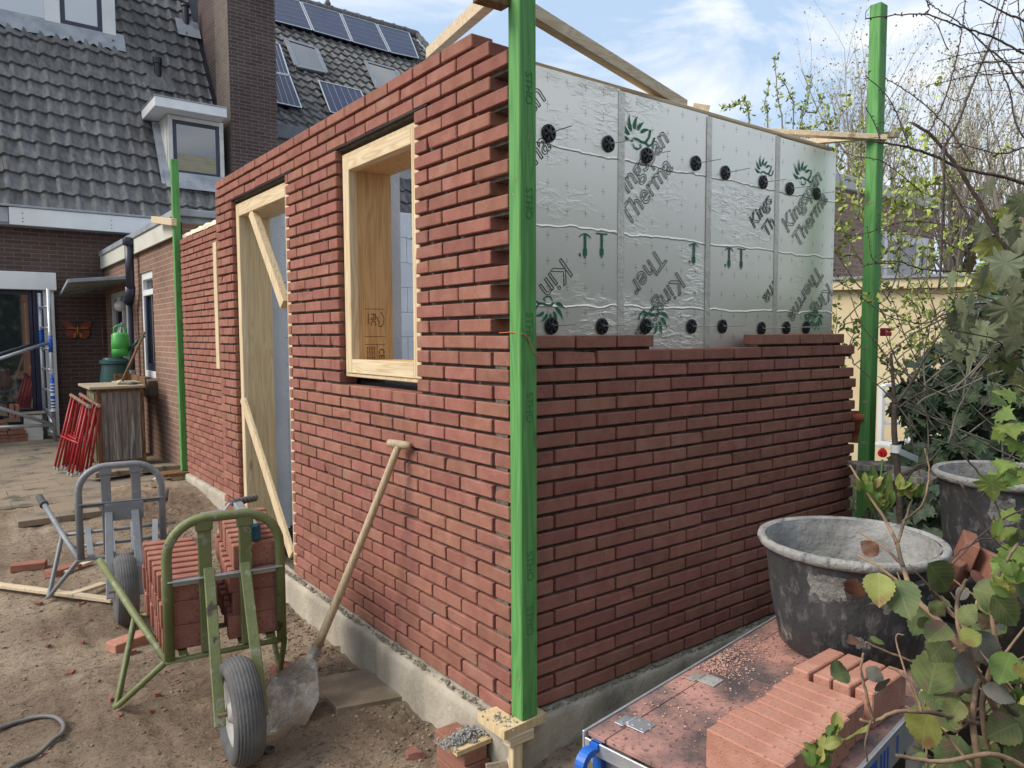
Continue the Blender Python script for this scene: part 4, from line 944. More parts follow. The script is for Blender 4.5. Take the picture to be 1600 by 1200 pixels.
# legs of the deck frame
for (x,y) in ((.9,-.04),(.9,-.56),(1.85,-.04),(1.85,-.56),(.06,-.56),(.10,-.10)):
    b=MB(); b.cbox((x-.02,y-.02,-.55),(x+.02,y+.02,-.061 if y>-.1 else -.013),.003); BD_(b,'trestle_leg',M['alu'])
DM=Matrix.Translation((-.262,-.664,DZ))@Matrix.Rotation(math.atan2(.139,1.097),4,'Z')
da=math.atan2(.139,1.097)
b=MB(); rnd=random.Random(51)
for i in range(1500):
    u=.55+abs(rnd.gauss(0,.16)); v=-.02-abs(rnd.gauss(0,.06))
    if rnd.random()<.35: u=rnd.uniform(.1,1.0); v=rnd.uniform(-.3,-.02)
    p=DM@Vector((u,v,.002)); r=.0015+.004*rnd.random()**3; lump(b,(p.x,p.y,p.z+.001),r,rnd,.6)
M['grit']=mat('brick_grit',(.42,.22,.17),(.55,.33,.26),9,.95,isl=.2)
tag(b.build('brick_grit',M['grit']),kind='stuff')
rnd=random.Random(17)
ordn=['nearest','second','third','fourth','fifth','sixth','seventh','eighth']
p0=DM.inverted()@at_z(1107,1146,DZ+.1)
for k in range(8):
    q=DM@Vector((p0.x+.027+.0545*k,p0.y-.105+(.012 if k in(0,1,2) else -.004*(k%3))+rnd.uniform(-.004,.004),.0025)); put_brick(q,da+math.pi/2+rnd.uniform(-.012,.012)-.10,ordn[k]+' brick on edge in the long row on the scaffold deck')
for k in range(4):
    q=DM@Vector((p0.x+.027+.436+.105+.02,p0.y-.055-.058*k+.03,.0025)); put_brick(q,da-.10+rnd.uniform(-.02,.02),['first','second','third','last'][k]+' brick of the crosswise four in front of the large tub')
# ================================================================== tubs
def tub(c,z,rt,rb_,h,label,seed):
    t=thing('mortar_tub',label,'mortar tub',(c[0],c[1],z),0,group='round rubber mortar tubs')
    f=lambda a: 1+.012*math.sin(2*a+seed)+.006*math.sin(3*a+seed*2)
    b=MB(); b.lathe([(.0001,0),(rb_-.02,0),(rb_,.014),(rb_+(rt-rb_)*.45,h*.45),(rt-.022,h-.055),(rt-.014,h-.04)],64,None,f); o=b.build('body',M['tub'],None,True); o.parent=t
    b=MB(); b.lathe([(rt-.016,h-.038),(rt+.002,h-.028),(rt+.009,h-.012),(rt+.005,h-.001),(rt-.006,h+.002),(rt-.018,h-.006)],72,None,f); o=b.build('rim',M['tub_rim'],None,True); o.parent=t
    b=MB(); pr=[(rt-.017,h-.006),(rt-.026,h-.05),(rb_+(rt-rb_)*.4,h*.42),(rb_-.02,.06),(rb_-.08,.035),(.0001,.03)]
    n=64
    fine=[]
    for i in range(len(pr)-1):
        for j in range(8): t_=j/8; fine.append((pr[i][0]*(1-t_)+pr[i+1][0]*t_,pr[i][1]*(1-t_)+pr[i+1][1]*t_))
    fine.append(pr[-1]); bb=len(b.v)
    for (r,zz) in fine:
        for k in range(n):
            a=2*math.pi*k/n; q=noise.noise(Vector((math.cos(a)*4,math.sin(a)*4,zz*9+seed)))*.012+noise.noise(Vector((math.cos(a)*14,math.sin(a)*14,zz*20+seed)))*.006
            rr=max(.0001,r*f(a)-abs(q)*(r>.05)); b.v.append((rr*math.cos(a),rr*math.sin(a),zz+(q if r<rb_-.03 else 0)))
    for i in range(len(fine)-1):
        for k in range(n): k2=(k+1)%n; b.f.append((i*n+k,i*n+k2,(i+1)*n+k2,(i+1)*n+k))
    o=b.build('cement_lining',M['tub_in'],None,True); o.parent=t
    rnd=random.Random(int(seed*10)); 
    for (th,zf,w,hh_) in ((-2.25,.60,.13,.17),(-2.0,.80,.09,.05),(-1.75,.35,.10,.08),(-2.9,.7,.10,.22),(-1.45,.66,.08,.06),(-2.55,.30,.07,.10)):
        b=MB(); pts=[]
        for k in range(22):
            a=2*math.pi*k/22; q=.6+.5*noise.noise(Vector((math.cos(a)*1.5+th*5,math.sin(a)*1.5,seed)))+rnd.uniform(-.08,.08)
            zz=h*zf+math.sin(a)*hh_*.5*q; zz=max(.02,min(h-.06,zz)); al=th+math.cos(a)*w/rt*.5*q*2
            t0=(zz-.014)/(h-.069); rr=(rb_+(rt-.022-rb_)*t0)
            r1=(rr+.004)*f(al); pts.append((r1*math.cos(al),r1*math.sin(al),zz))
        zc=h*zf; t0=(zc-.014)/(h-.069); rr=(rb_+(rt-.022-rb_)*t0+.0062)*f(th); b.v.append((rr*math.cos(th),rr*math.sin(th),zc)); b.v+=pts
        for k in range(22): b.f.append((0,1+k,1+(k+1)%22))
        o=b.build('mortar_splash',M['tub_splash'],None,True); o.parent=t
    return t
tub((.835,-.822),DZ+.003,.295,.225,.375,'large black mortar tub with cement crusted rim standing on the scaffold deck',1.0)
tub((1.865,-.960),.40,.285,.22,.44,'second black mortar tub half hidden by plants at the right edge',2.3)
b=MB(); b.cbox((1.62,-1.25,-.3),(2.2,-.68,.398),.01); tag(b.build('concrete_plinth',M['soil']),'low dark plinth under the second mortar tub','plinth')
# ================================================================== old house behind
HY=11.0
H=thing('terraced_house','old dark brick house with steep grey pantile roof, dormers and tall chimney','house',(0,HY,0))
b=MB(); b.box((-6,HY,-.3),(9,HY+.3,3.25)); wl=b.build('wall',M['oldbrick'],H)
RA=R(58); RP=Vector((0,10.85,3.27)); RN=Vector((0,-math.sin(RA),math.cos(RA))); RS=Vector((0,math.cos(RA),math.sin(RA)))
def pantiles(name,O,S,Nn,x0,x1,ns,parent,cut=None,tw=.222,th=.33,amp=.021,seed=0,mt=None):
    b=MB(); nx=int((x1-x0)/tw); m=9; rnd=random.Random(seed)
    for j in range(ns):
        for i in range(nx):
            cx=x0+(i+.5)*tw
            if cut and cut(cx,(j+.5)*th): continue
            sh_=rnd.uniform(-.006,.006); dr=rnd.uniform(-.008,.008); base=len(b.v)
            for (s,lift) in ((j*th-.004+dr,.015),(j*th+dr,.066),(j*th+dr,.066),((j+1)*th+.04,.016)):
                for k in range(m):
                    u=k/(m-1); h=amp*math.cos(2*math.pi*(u-.22))+(.010*math.sin(4*math.pi*u))
                    p=O+Vector((x0+(i+u*1.03)*tw+sh_,0,0))+S*s+Nn*(h+lift); b.v.append(tuple(p))
            for r_ in (0,2):
                for k in range(m-1): b.f.append((base+r_*m+k,base+r_*m+k+1,base+(r_+1)*m+k+1,base+(r_+1)*m+k))
    return b.build(name,mt or M['tile'],parent,True)
def roofpt(x,y): return at_pl(x,y,RP,RN)
dA=roofpt(180,66); dB=roofpt(264,276)
def cut1(x,s):
    z=RP.z+s*math.sin(RA)
    if x<dA.x and z>dA.z+.05: return True
    if dB.x<x<2.42 and z>4.12 and z<5.32: return True
    if x>2.45 and x<3.4 and z>3.4: return True
    if x>3.3 and z>4.75: return True
    return False
pantiles('roof_tiles',RP,RS,RN,-5.5,9,19,H,cut1,seed=4)
b=MB(); b.prism([RP+Vector((-5.6,0,0)),RP+Vector((9,0,0)),RP+Vector((9,0,0))+RS*1.7,RP+Vector((3.35,0,0))+RS*1.7,RP+Vector((3.35,0,0))+RS*6.1,RP+Vector((-5.6,0,0))+RS*6.1],-RN,.06); b.build('roof_deck',M['membrane'],H)
b=MB(); b.cbox((-.82,10.72,3.03),(1.9,10.76,3.28),.004); b.build('eaves_board',M['white'],H)
b=MB(); b.cbox((-6,10.74,3.06),(-.825,10.77,3.27),.004); b.cbox((-6,10.70,3.285),(2.6,10.80,3.315),.004); b.box((-6,10.765,3.03),(9,11.0,3.06)); b.build('eaves_trim',M['lead'],H)
b=MB()
for x in (-.66,-.655+.0,.48): 
    for z in (3.08,3.13,3.2): b.lathe([(.008,0),(.0001,.002)],6,frame((x,10.719,z),(1,0,0),(0,0,1)))
b.build('screw_heads',M['black'],H)
# dormer A: wide white dormer cut by the top of the photo
x1,z0=dA.x,dA.z; yf=dA.y-.02
D=MB(); D.box((-5,yf,z0),(x1,yf+2.4,z0+1.7)); dm=D.build('dormer',M['white2'],H)
b=MB(); b.cbox((-5,yf-.03,z0-.03),(x1+.02,yf-.001,z0+.10),.004); b.cbox((x1-.20,yf-.028,z0+.101),(x1+.01,yf-.0012,z0+1.7),.004); b.cbox((-.05,yf-.028,z0+.101),(.18,yf-.0012,z0+1.7),.004); b.build('window_frame',M['white'],dm)
b=MB(); xa,xb,za=.18,x1-.20,z0+.101
for (p,q) in (((xa,za),(xa+.075,za+1.5)),((xb-.075,za),(xb,za+1.5)),((xa+.076,za),(xb-.076,za+.085))): b.cbox((p[0],yf-.022,p[1]),(q[0],yf-.0015,q[1]),.003)
b.build('sash',M['navy'],dm)
b=MB(); b.box((xa+.07,yf-.010,za+.08),(xb-.07,yf-.0025,za+1.5)); b.box((-5,yf-.010,z0+.1),(-.05,yf-.0025,z0+1.6)); b.build('glass',M['glass_pale'],dm)
b=MB(); n=60
for i in range(n+1):
    x=-5+(x1+.14+5)*i/n; h=.025*math.cos(2*math.pi*x/.222)
    for (s,l) in ((0.12,.10),(-.06,.085),(-.2,.062+h),(-.27+.03*math.cos(2*math.pi*x/.222),.055+h)): b.v.append(tuple(Vector((x,dA.y,dA.z))+RS*s+RN*l))
for i in range(n):
    for k in range(3): b.f.append((i*4+k,i*4+k+1,(i+1)*4+k+1,(i+1)*4+k))
b.build('lead_flashing',M['lead'],dm,True)
# dormer B: small one by the chimney
x0=dB.x; z0=dB.z; yf=dB.y-.02; XB=2.375
b=MB(); b.box((x0,yf,z0-.1),(XB,yf+1.6,5.125)); dm=b.build('dormer',M['white2'],H)
for i in range(7): pass
b=MB()
for i in range(7): b.cbox((x0-.012,yf+.05+.2*i,z0-.2),(x0-.001,yf+.225+.2*i,5.12),.003)
b.build('cheek_board',M['white2'],dm)
b=MB(); b.cbox((x0,yf-.03,z0-.04),(x0+.07,yf-.001,5.12),.003); b.cbox((XB-.07,yf-.03,z0-.04),(XB,yf-.001,5.12),.003); b.cbox((x0+.071,yf-.03,z0-.04),(XB-.071,yf-.001,z0+.05),.003); b.cbox((x0+.071,yf-.03,5.05),(XB-.071,yf-.001,5.12),.003); b.build('window_frame',M['white2'],dm)
b=MB(); xa,xb,za,zb=x0+.072,XB-.072,z0+.052,5.048
for (p,q) in (((xa,za),(xa+.06,zb)),((xb-.06,za),(xb,zb)),((xa+.061,za),(xb-.061,za+.07)),((xa+.061,zb-.06),(xb-.061,zb))): b.cbox((p[0],yf-.024,p[1]),(q[0],yf-.0015,q[1]),.003)
b.build('sash',M['navy'],dm)
b=MB(); b.box((xa+.05,yf-.012,za+.05),(xb-.05,yf-.003,zb-.05)); b.build('glass',M['glass'],dm)
b=MB(); b.box((xa+.055,yf-.0135,za+.07),(xb-.055,yf-.0125,za+.36)); b.build('blind',mat('olive_blind',(.24,.22,.14),(.30,.28,.19),5,.5,stretch=(1,1,8)),dm)
b=MB(); b.cbox((x0-.26,yf-.36,5.13),(XB-.03,yf+1.2,5.285),.006); b.build('flat_roof',M['white'],dm)
b=MB(); b.cbox((x0-.27,yf-.37,5.286),(XB-.02,yf+1.2,5.305),.004); b.build('roof_edge',M['lead'],dm)
b=MB(); b.prism([Vector((x0-.16,dB.y,dB.z))+RS*-.25+RN*.09,Vector((x0-.0,dB.y,dB.z))+RS*-.25+RN*.09,Vector((x0-.0,dB.y,dB.z))+RS*1.6+RN*.09,Vector((x0-.12,dB.y,dB.z))+RS*1.6+RN*.09],RN,.004); b.prism([Vector((x0-.1,dB.y,dB.z))+RS*-.32+RN*.10,Vector((XB,dB.y,dB.z))+RS*-.32+RN*.10,Vector((XB,dB.y,dB.z))+RS*.02+RN*.11,Vector((x0-.1,dB.y,dB.z))+RS*.02+RN*.11],RN,.004); b.build('lead_flashing',M['lead'],dm)
# chimney
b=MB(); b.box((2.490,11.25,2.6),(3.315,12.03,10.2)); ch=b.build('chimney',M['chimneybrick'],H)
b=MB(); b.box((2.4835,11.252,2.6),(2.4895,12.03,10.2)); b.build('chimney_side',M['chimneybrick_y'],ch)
b=MB(); b.box((2.60,12.04,4),(3.30,13.5,8.0)); b.build('chimney_back',M['chimneybrick'],ch)
# vents on the roof
def ventp(px,py,h,r,cap,m,nm='vent_pipe'):
    p=roofpt(px,py); b=MB(); b.lathe([(r,-.12),(r,h-.10)]+([(r*1.25,h-.10),(r*1.25,h),(.0001,h)] if cap else [(r,h),(r*1.35,h+.01),(r*1.35,h+.05),(.0001,h+.08)]),20,Matrix.Translation(p)); b.build(nm,m,H)
    b=MB(); b.prism([p+Vector((-.2,0,0))-RS*.28+RN*.075,p+Vector((.22,0,0))-RS*.28+RN*.075,p+Vector((.22,0,0))+RS*.16+RN*.085,p+Vector((-.2,0,0))+RS*.16+RN*.085],RN,.004); b.build('lead_flashing',M['lead'] if not cap else M['tile'],H)
ventp(247,128,.42,.062,True,M['black']); ventp(291,46,.42,.060,False,M['pipe']); ventp(328,48,.42,.060,False,M['pipe'])
# right part: knee wall, gutter, second roof with panels
b=MB(); b.box((3.3,12.05,4.6),(9,12.3,5.48)); b.build('knee_wall',M['palegrey'],H)
b=MB(); b.cbox((3.30,11.72,5.14),(9,11.86,5.40),.01); b.build('gutter',mat('slate_blue_gutter',(.09,.105,.125),(.12,.135,.155),5,.5),H)
A2=R(42); P2=Vector((0,11.95,5.36)); N2=Vector((0,-math.sin(A2),math.cos(A2))); S2=Vector((0,math.cos(A2),math.sin(A2)))
def rp2(x,y): return at_pl(x,y,P2,N2)
rc=rp2(645,55); smax=(rc.y-P2.y)/math.cos(A2)
print('ridge',rc,smax)
pantiles('roof_tiles',P2,S2,N2,3.3,rc.x+.1,int(smax/.34),H,None,tw=.235,th=.34,seed=9,mt=M['tile'])
b=MB(); b.prism([P2+Vector((3.2,0,0)),P2+Vector((rc.x,0,0)),P2+Vector((rc.x,0,0))+S2*smax,P2+Vector((3.2,0,0))+S2*smax],-N2,.06); b.build('roof_deck',M['membrane'],H)
b=MB(); rt=P2+S2*smax
b.tube([(2.5,rt.y,rt.z+.03),(rc.x+.12,rt.y,rt.z+.03)],.13,12)
x=2.6
while x<rc.x: b.tube([(x,rt.y,rt.z+.03),(x+.05,rt.y,rt.z+.03)],.15,12); x+=.38
b.build('ridge_tiles',M['tile'],H,True)
b=MB(); s=0
while s<smax: b.beam(P2+Vector((rc.x+.1,0,0))+S2*s+N2*.05,P2+Vector((rc.x+.1,0,0))+S2*(s+.36)+N2*.08,.16,.10,up=tuple(N2)); s+=.34
b.build('verge_tiles',M['tile'],H)
def panel(c,lift=.16,name='solar_panel',frame_=True,rows=6,dirv=0,mt='panel'):
    # c: four photo corners TL TR BR BL on the second roof
    p=[rp2(*q)+N2*lift for q in c]
    b=MB(); b.prism(p[::-1],-N2,.035) if False else b.prism(p,N2,-.035); o=b.build(name,M[mt],H)
    f=MB()
    for i in range(4): f.beam(p[i]+N2*.004,p[(i+1)%4]+N2*.004,.028,.012,up=tuple(N2),c=.001)
    f.build('panel_frame',M['alu'],o)
    g=MB()
    for r_ in range(1,rows):
        t=r_/rows
        a_,b_=(p[0].lerp(p[3],t),p[1].lerp(p[2],t)) if dirv==0 else (p[0].lerp(p[1],t),p[3].lerp(p[2],t))
        g.beam(a_+N2*.0035,b_+N2*.0035,.007,.002,up=tuple(N2),c=.0003)
    g.build('cell_lines',M['steel'],o)
panel([(405,-2),(466,12),(485,57),(425,42)]); panel([(469,13),(528,30),(546,74),(488,58)]); panel([(531,31),(584,46),(605,90),(549,75)]); panel([(587,47),(636,60),(651,100),(608,91)])
panel([(400,70),(434,80),(449,128),(415,122)],dirv=1,rows=5); panel([(417,124),(450,130),(468,180),(430,172)],dirv=1,rows=4)
panel([(495,137),(560,152),(585,205),(513,186)],dirv=1,rows=6)
def skylight(c):
    p=[rp2(*q)+N2*.11 for q in c]; b=MB(); b.prism(p,N2,-.06); o=b.build('skylight',M['lead'],H)
    f=MB()
    for i in range(4): f.beam(p[i]+N2*.01,p[(i+1)%4]+N2*.01,.10,.03,up=tuple(N2),c=.004)
    f.build('window_frame',mat('grey_skylight_frame',(.16,.17,.19),(.2,.21,.23),5,.4),o)
    g=MB(); g.prism([q+N2*.004 for q in p],N2,.003); g.build('glass',M['glass'],o)
skylight([(445,69),(492,83),(508,121),(461,111)]); skylight([(569,103),(616,116),(640,155),(588,146)])
# little bird-like ridge ornament
p=P2+S2*smax+Vector((0,0,.18)); q=at_pl(512,10,P2+S2*smax,Vector((0,1,0)))
b=MB(); b.lathe([(.0001,-.02),(.07,0),(.09,.08),(.05,.16),(.035,.2),(.05,.25),(.03,.3),(.0001,.31)],12,Matrix.Translation((q.x,rt.y,rt.z+.13))); b.build('ridge_finial',M['tile'],H,True)
# sliding door at the left
b=MB(); SD=-.27
b.cbox((-4.2,10.80,2.11),(SD,10.995,2.37),.006); b.cbox((SD-.17,10.90,-.08),(SD-.03,10.995,2.108),.004); b.cbox((-4.2,10.90,-.08),(SD-.171,10.99,.0),.004); sd=b.build('sliding_door',M['white'],H)
b=MB(); b.cbox((-4.2,10.93,.0),(SD-.31,10.985,2.10),.002); b.cbox((SD-.30,10.92,.001),(SD-.172,10.988,2.105),.003); b.build('sash',M['navy'],sd)
b=MB(); b.box((-4.2,10.915,.06),(SD-.36,10.925,2.04)); b.build('glass',M['glass'],sd)
# ================================================================== annex
AN=thing('flat_roof_annex','low flat roofed brick annex with cream fascia, door and tall narrow window','annex',(.4,8.5,-.1))
AX=.40; y0,y1=6.15,10.99
def wallpiece(a,c,z0,z1,b): b.box((AX,a,z0),(AX+.25,c,z1))
b=MB(); WY0,WY1,WZ0,WZ1=7.62,8.35,.90,2.22; DY0,DY1,DZ1=9.0,10.6,2.07
wallpiece(y0,WY0,-.3,2.6,b); wallpiece(WY0,WY1,-.3,WZ0,b); wallpiece(WY0,WY1,WZ1,2.6,b); wallpiece(WY1,DY0,-.3,2.6,b); wallpiece(DY0,DY1,DZ1,2.6,b); wallpiece(DY1,y1,-.3,2.6,b)
b.build('wall',M['oldbrick_y'],AN)
b=MB(); b.box((AX+.251,y0,-.3),(AX+3,y0+.2,2.5)); b.box((AX+.26,6.3,-.3),(AX+.3,y1,2.5)); b.build('inner_wall',M['membrane'],AN)
b=MB(); b.cbox((AX-.055,y0-.03,2.47),(AX-.03,10.98,2.66),.003); b.build('fascia',M['cream'],AN)
b=MB(); b.cbox((AX-.075,y0-.05,2.661),(AX+3.2,10.98,2.735),.006); b.box((AX-.03,y0,2.601),(AX+3.1,10.98,2.659)); b.build('flat_roof',M['lead'],AN)
b=MB(); fx=AX+.05
for (a,c,z0_,z1_) in ((WY0,WY0+.07,WZ0,WZ1),(WY1-.07,WY1,WZ0,WZ1),(WY0+.071,WY1-.071,WZ0,WZ0+.08),(WY0+.071,WY1-.071,WZ1-.09,WZ1),(WY0+.071,WY1-.071,1.93,2.0)): b.cbox((fx-.03,a,z0_),(fx+.05,c,z1_),.003)
wf=b.build('window_frame',M['white'],AN)
b=MB(); b.box((fx+.02,WY0+.06,WZ0+.07),(fx+.03,WY1-.06,WZ1-.07)); b.build('glass',M['glass'],wf)
b=MB()
for (a,c,z0_,z1_) in ((WY0+.072,WY0+.13,WZ0+.082,1.928),(WY1-.13,WY1-.072,WZ0+.082,1.928),(WY0+.131,WY1-.131,WZ0+.082,WZ0+.17)): b.cbox((fx-.01,a,z0_),(fx+.019,c,z1_),.003)
b.build('sash',M['navy'],wf)
b=MB(); b.cbox((AX-.10,WY0-.08,WZ0-.20),(AX+.05,WY1+.06,WZ0-.015),.006); b.build('sill',mat('brown_sill',(.10,.075,.06),(.16,.12,.095),6,.9,.4,40),AN)
b=MB()
for (a,c,z0_,z1_) in ((DY0,DY0+.08,-.1,DZ1),(DY1-.09,DY1,-.1,DZ1),(DY0+.081,DY1-.091,DZ1-.09,DZ1),(DY0+.081,DY1-.091,-.1,0),(9.72,9.79,0.001,DZ1-.091)): b.cbox((fx-.03,a,z0_),(fx+.05,c,z1_),.003)
df=b.build('door_frame',M['white2'],AN)
b=MB(); b.box((fx+.01,DY0+.07,0),(fx+.02,DY1-.08,DZ1-.08)); b.build('glass',M['glass'],df)
b=MB(); b.cbox((fx-.028,10.05,0.02),(fx+.009,10.12,DZ1-.1),.002); b.cbox((fx-.028,9.25,.02),(fx+.009,9.33,DZ1-.1),.002); b.build('sash',M['navy'],df)
# downpipe
b=MB(); b.tube([(AX-.10,8.42,2.62),(AX-.10,8.42,2.02)],.052,16); b.tube([(AX-.10,8.42,2.05),(AX-.10,8.48,1.94),(AX-.10,8.56,1.86)],.060,16); b.tube([(AX-.10,8.56,1.90),(AX-.10,8.56,-.1)],.046,16); b.cbox((AX-.16,8.36,2.58),(AX-.02,8.50,2.68),.01); b.build('downpipe',M['pipe'],AN,True)
b=MB(); b.tube([(AX-.10,8.56,.78),(AX-.10,8.56,.98)],.053,16); b.build('downpipe_sleeve',M['palegrey'],AN)
# glass canopy over the annex door
b=MB(); cz=2.08; pts=[(AX-.005,8.55,cz+.10),(AX-.005,10.95,cz+.10),(-.42,10.95,cz-.02),(-.42,8.95,cz-.02)]
c0=at_y(97,442,10.6); c1=at_y(124,425,8.7)
Q=[Vector((.39,8.75,2.20)),Vector((.39,10.9,2.20)),Vector((-.20,10.9,2.06)),Vector((-.34,8.75,2.12))]
b.prism(Q,(0,0,1),.008); b.build('canopy',mat('greenish_canopy_sheet',(.22,.25,.22),(.33,.36,.32),3,.35,c3=(.40,.40,.26),s3=2),AN)
b=MB()
for i in range(4): b.beam(Q[i]+Vector((0,0,.004)),Q[(i+1)%4]+Vector((0,0,.004)),.035,.045,c=.003)
for t in (.33,.66): b.beam(Q[0].lerp(Q[1],t),Q[3].lerp(Q[2],t),.025,.03,c=.002)
b.build('canopy_frame',M['lead'],AN)
# globe lamp
gl=thing('wall_lamp','round milky glass globe lamp on the annex wall','lamp',(AX-.17,9.05,1.52))
b=MB(); b.lathe([(.0001,-.074)]+[(.074*math.cos(a),.074*math.sin(a)) for a in [-1.4+2.8*k/16 for k in range(17)]]+[(.0001,.074)],28,Matrix.Translation((.275,9.05,1.83))); b.build('globe',M['globe'],gl,True)
b=MB(); b.lathe([(.035,.07),(.042,.09),(.03,.12),(.0001,.13)],20,Matrix.Translation((.275,9.05,1.83))); b.tube([(.275,9.05,1.95),(AX-.02,9.05,1.99)],.012,8); b.cbox((AX-.03,9.0,1.90),(AX-.001,9.10,2.02),.004); b.build('bracket',M['steel'],gl)
# butterfly ornament on the house wall
bf=thing('butterfly_ornament','rusty red metal butterfly ornament on the dark brick wall','ornament',tuple(at_y(121,515,HY-.04)))
c=at_y(121,516,HY-.03)
def wing(pts,m,t=.012,y=0): b=MB(); b.prism([(c.x+p[0],c.y+y,c.z+p[1]) for p in pts],(0,-1,0),t); return b.build('wing',M[m],bf)
for s in (-1,1):
    wing([(s*.01,.02),(s*.06,.10),(s*.13,.135),(s*.20,.14),(s*.175,.05),(s*.10,.01)],'butterfly'); wing([(s*.01,.0),(s*.10,-.002),(s*.165,.0),(s*.16,-.07),(s*.12,-.12),(s*.06,-.13),(s*.015,-.05)],'butterfly')
    wing([(s*.015,.035),(s*.09,.045),(s*.15,.03),(s*.15,.018),(s*.08,.025),(s*.015,.015)],'butterfly2',.006,-.013); wing([(s*.02,-.02),(s*.05,-.05),(s*.055,-.11),(s*.035,-.12),(s*.02,-.07)],'butterfly2',.006,-.013)
b=MB(); b.tube([(c.x,c.y-.02,c.z+.07),(c.x,c.y-.03,c.z),(c.x,c.y-.02,c.z-.09)],[.006,.014,.005],8); b.build('body',M['butterfly2'],bf,True)
# rain barrel, watering can, broom stick, aluminium pole
rbx,rby=.045,8.15; RBS=.68
rbt=thing('rain_barrel','dark green ribbed rain barrel with lid beside the annex','rain barrel',(rbx,rby,-.08))
def TP(x,y,z): return Matrix.Translation((x,y,z))
b=MB(); b.lathe([(r*RBS,z) for r,z in ((.0001,0),(.20,0),(.235,.15),(.26,.4),(.262,.75),(.25,.98),(.22,1.12),(.21,1.16))],40,TP(rbx,rby,-.08)); b.build('body',M['barrel'],rbt,True)
b=MB(); b.lathe([(r*RBS,z) for r,z in ((.255,.86),(.268,.865),(.268,.885),(.255,.89))],40,TP(rbx,rby,-.08)); b.build('hoop',M['barrel'],rbt)
b=MB(); b.lathe([(r*RBS,z) for r,z in ((.22,1.15),(.255,1.165),(.25,1.20),(.2,1.215),(.19,1.235),(.0001,1.245))],40,TP(rbx,rby,-.08)); b.build('lid',M['barrel'],rbt)
wc=thing('watering_can','bright green plastic watering can standing on the rain barrel lid','watering can',(.115,8.15,1.168))
b=MB(); b.lathe([(.0001,0),(.098,0),(.102,.09),(.098,.095),(.104,.10),(.104,.19),(.099,.2),(.10,.27),(.07,.30),(.0001,.30)],28,TP(.115,8.15,1.168)); b.build('body',M['can'],wc,True)
b=MB(); b.tube([(x-.005,8.15,z+.213) for x,z in ((.06,1.24),(.06,1.31),(.09,1.34),(.16,1.34),(.19,1.30),(.19,1.22))],.013,8); b.build('handle',M['can'],wc,True)
b=MB(); b.tube([(.18,8.12,1.24),(.24,8.05,1.30),(.32,7.98,1.40)],[.03,.02,.016],8); b.tube([(.32,7.98,1.40),(.335,7.96,1.425)],[.02,.035],10); b.build('spout',M['barrel'],wc,True)
b=MB(); b.tube([at_y(226,519,7.75),at_y(186,606,7.45)],.016,10); tag(b.build('broom_stick',M['browntrim'],None,True),'brown wooden broom stick leaning across the drainpipe','stick')
b=MB(); b.tube([at_y(191,504,8.75),at_y(178,562,8.65)],.018,8); b.tube([at_y(187,506,8.75),at_y(176,562,8.65)],.010,8); tag(b.build('metal_pole',M['alu'],None,True),'shiny aluminium pole leaning beside the watering can','pole')
b=MB(); b.tube([at_y(160,510,HY-.03),at_y(161,538,HY-.03)],.008,6); b.cbox(tuple(at_y(159,538,HY-.02)-Vector((.01,.02,.02))),tuple(at_y(163,540,HY-.02)+Vector((.02,.0,.0)))); tag(b.build('thermometer',M['rust'],None),'thin dark wall thermometer right of the butterfly','thermometer')
# ================================================================== cabinet
CX0,CX1,CY0,CY1,CZ0,CZ1=-.335,.205,7.20,7.95,-.09,.86
a=at_y(155,735,7.15); a2=at_y(229,720,7.15); t_=at_y(148,611,7.15)
cb=thing('cabinet','weathered wooden cabinet with flaking grey side panel and pale top','cabinet',(-.06,7.5,-.09),0)
CX0,CX1=a.x,a2.x; 
b=MB(); b.cbox((CX0+.045,7.162,.02),(CX1-.04,7.18,.80),.003); b.build('side_panel',M['oldwood'],cb)
b=MB()
for k in range(1,6):
    x=CX0+.045+(CX1-CX0-.085)*k/6; b.cbox((x-.002,7.1595,.03),(x+.002,7.163,.79),.0005)
b.build('board_seam',M['bark'],cb)
b=MB(); b.cbox((CX0,7.15,-.09),(CX0+.045,7.195,.83),.003); b.cbox((CX1-.04,7.15,-.06),(CX1,7.195,.83),.003); b.cbox((CX0+.046,7.153,.795),(CX1-.041,7.19,.83),.003); b.cbox((CX0+.046,7.153,-.02),(CX1-.041,7.19,.02),.003); b.build('side_frame',M['browntrim'],cb); b=MB(); b.cbox((CX0,7.80,-.08),(CX0+.04,7.85,.83),.003); b.build('back_post',M['browntrim'],cb)
b=MB(); b.cbox((CX0+.004,7.196,.0),(CX0+.03,7.80,.80),.003); b.build('door_panel',M['olivewood'],cb)
b=MB()
for (p,q,r_,s_) in ((7.22,7.30,.02,.78),(7.66,7.74,.02,.78),(7.301,7.659,.70,.78),(7.301,7.659,.02,.10)): b.cbox((CX0-.012,p,r_),(CX0+.003,q,s_),.002)
b.build('door_frame',M['olivewood'],cb)
b=MB(); b.lathe([(.012,0),(.014,.015),(.0001,.02)],12,frame((CX0-.013,7.36,.70),(0,-1,0),(0,0,1))); b.build('knob',M['steel'],cb)
b=MB(); b.cbox((CX0-.07,7.10,.832),(CX1+.01,7.98,.862),.004); b.build('top_board',M['greywood'],cb)
b=MB(); b.cbox((CX1-.17,7.965,.862),(CX1+.03,7.985,.96),.003); b.cbox((CX1+.012,7.15,.80),(CX1+.03,7.964,.95),.003); b.build('back_rail',M['browntrim'],cb)
b=MB(); b.cbox((CX0+.25,7.35,.863),(CX0+.52,7.75,.888),.003); tag(b.build('timber_offcut',M['greywood']),'flat pale timber offcut lying on the cabinet top','offcut')
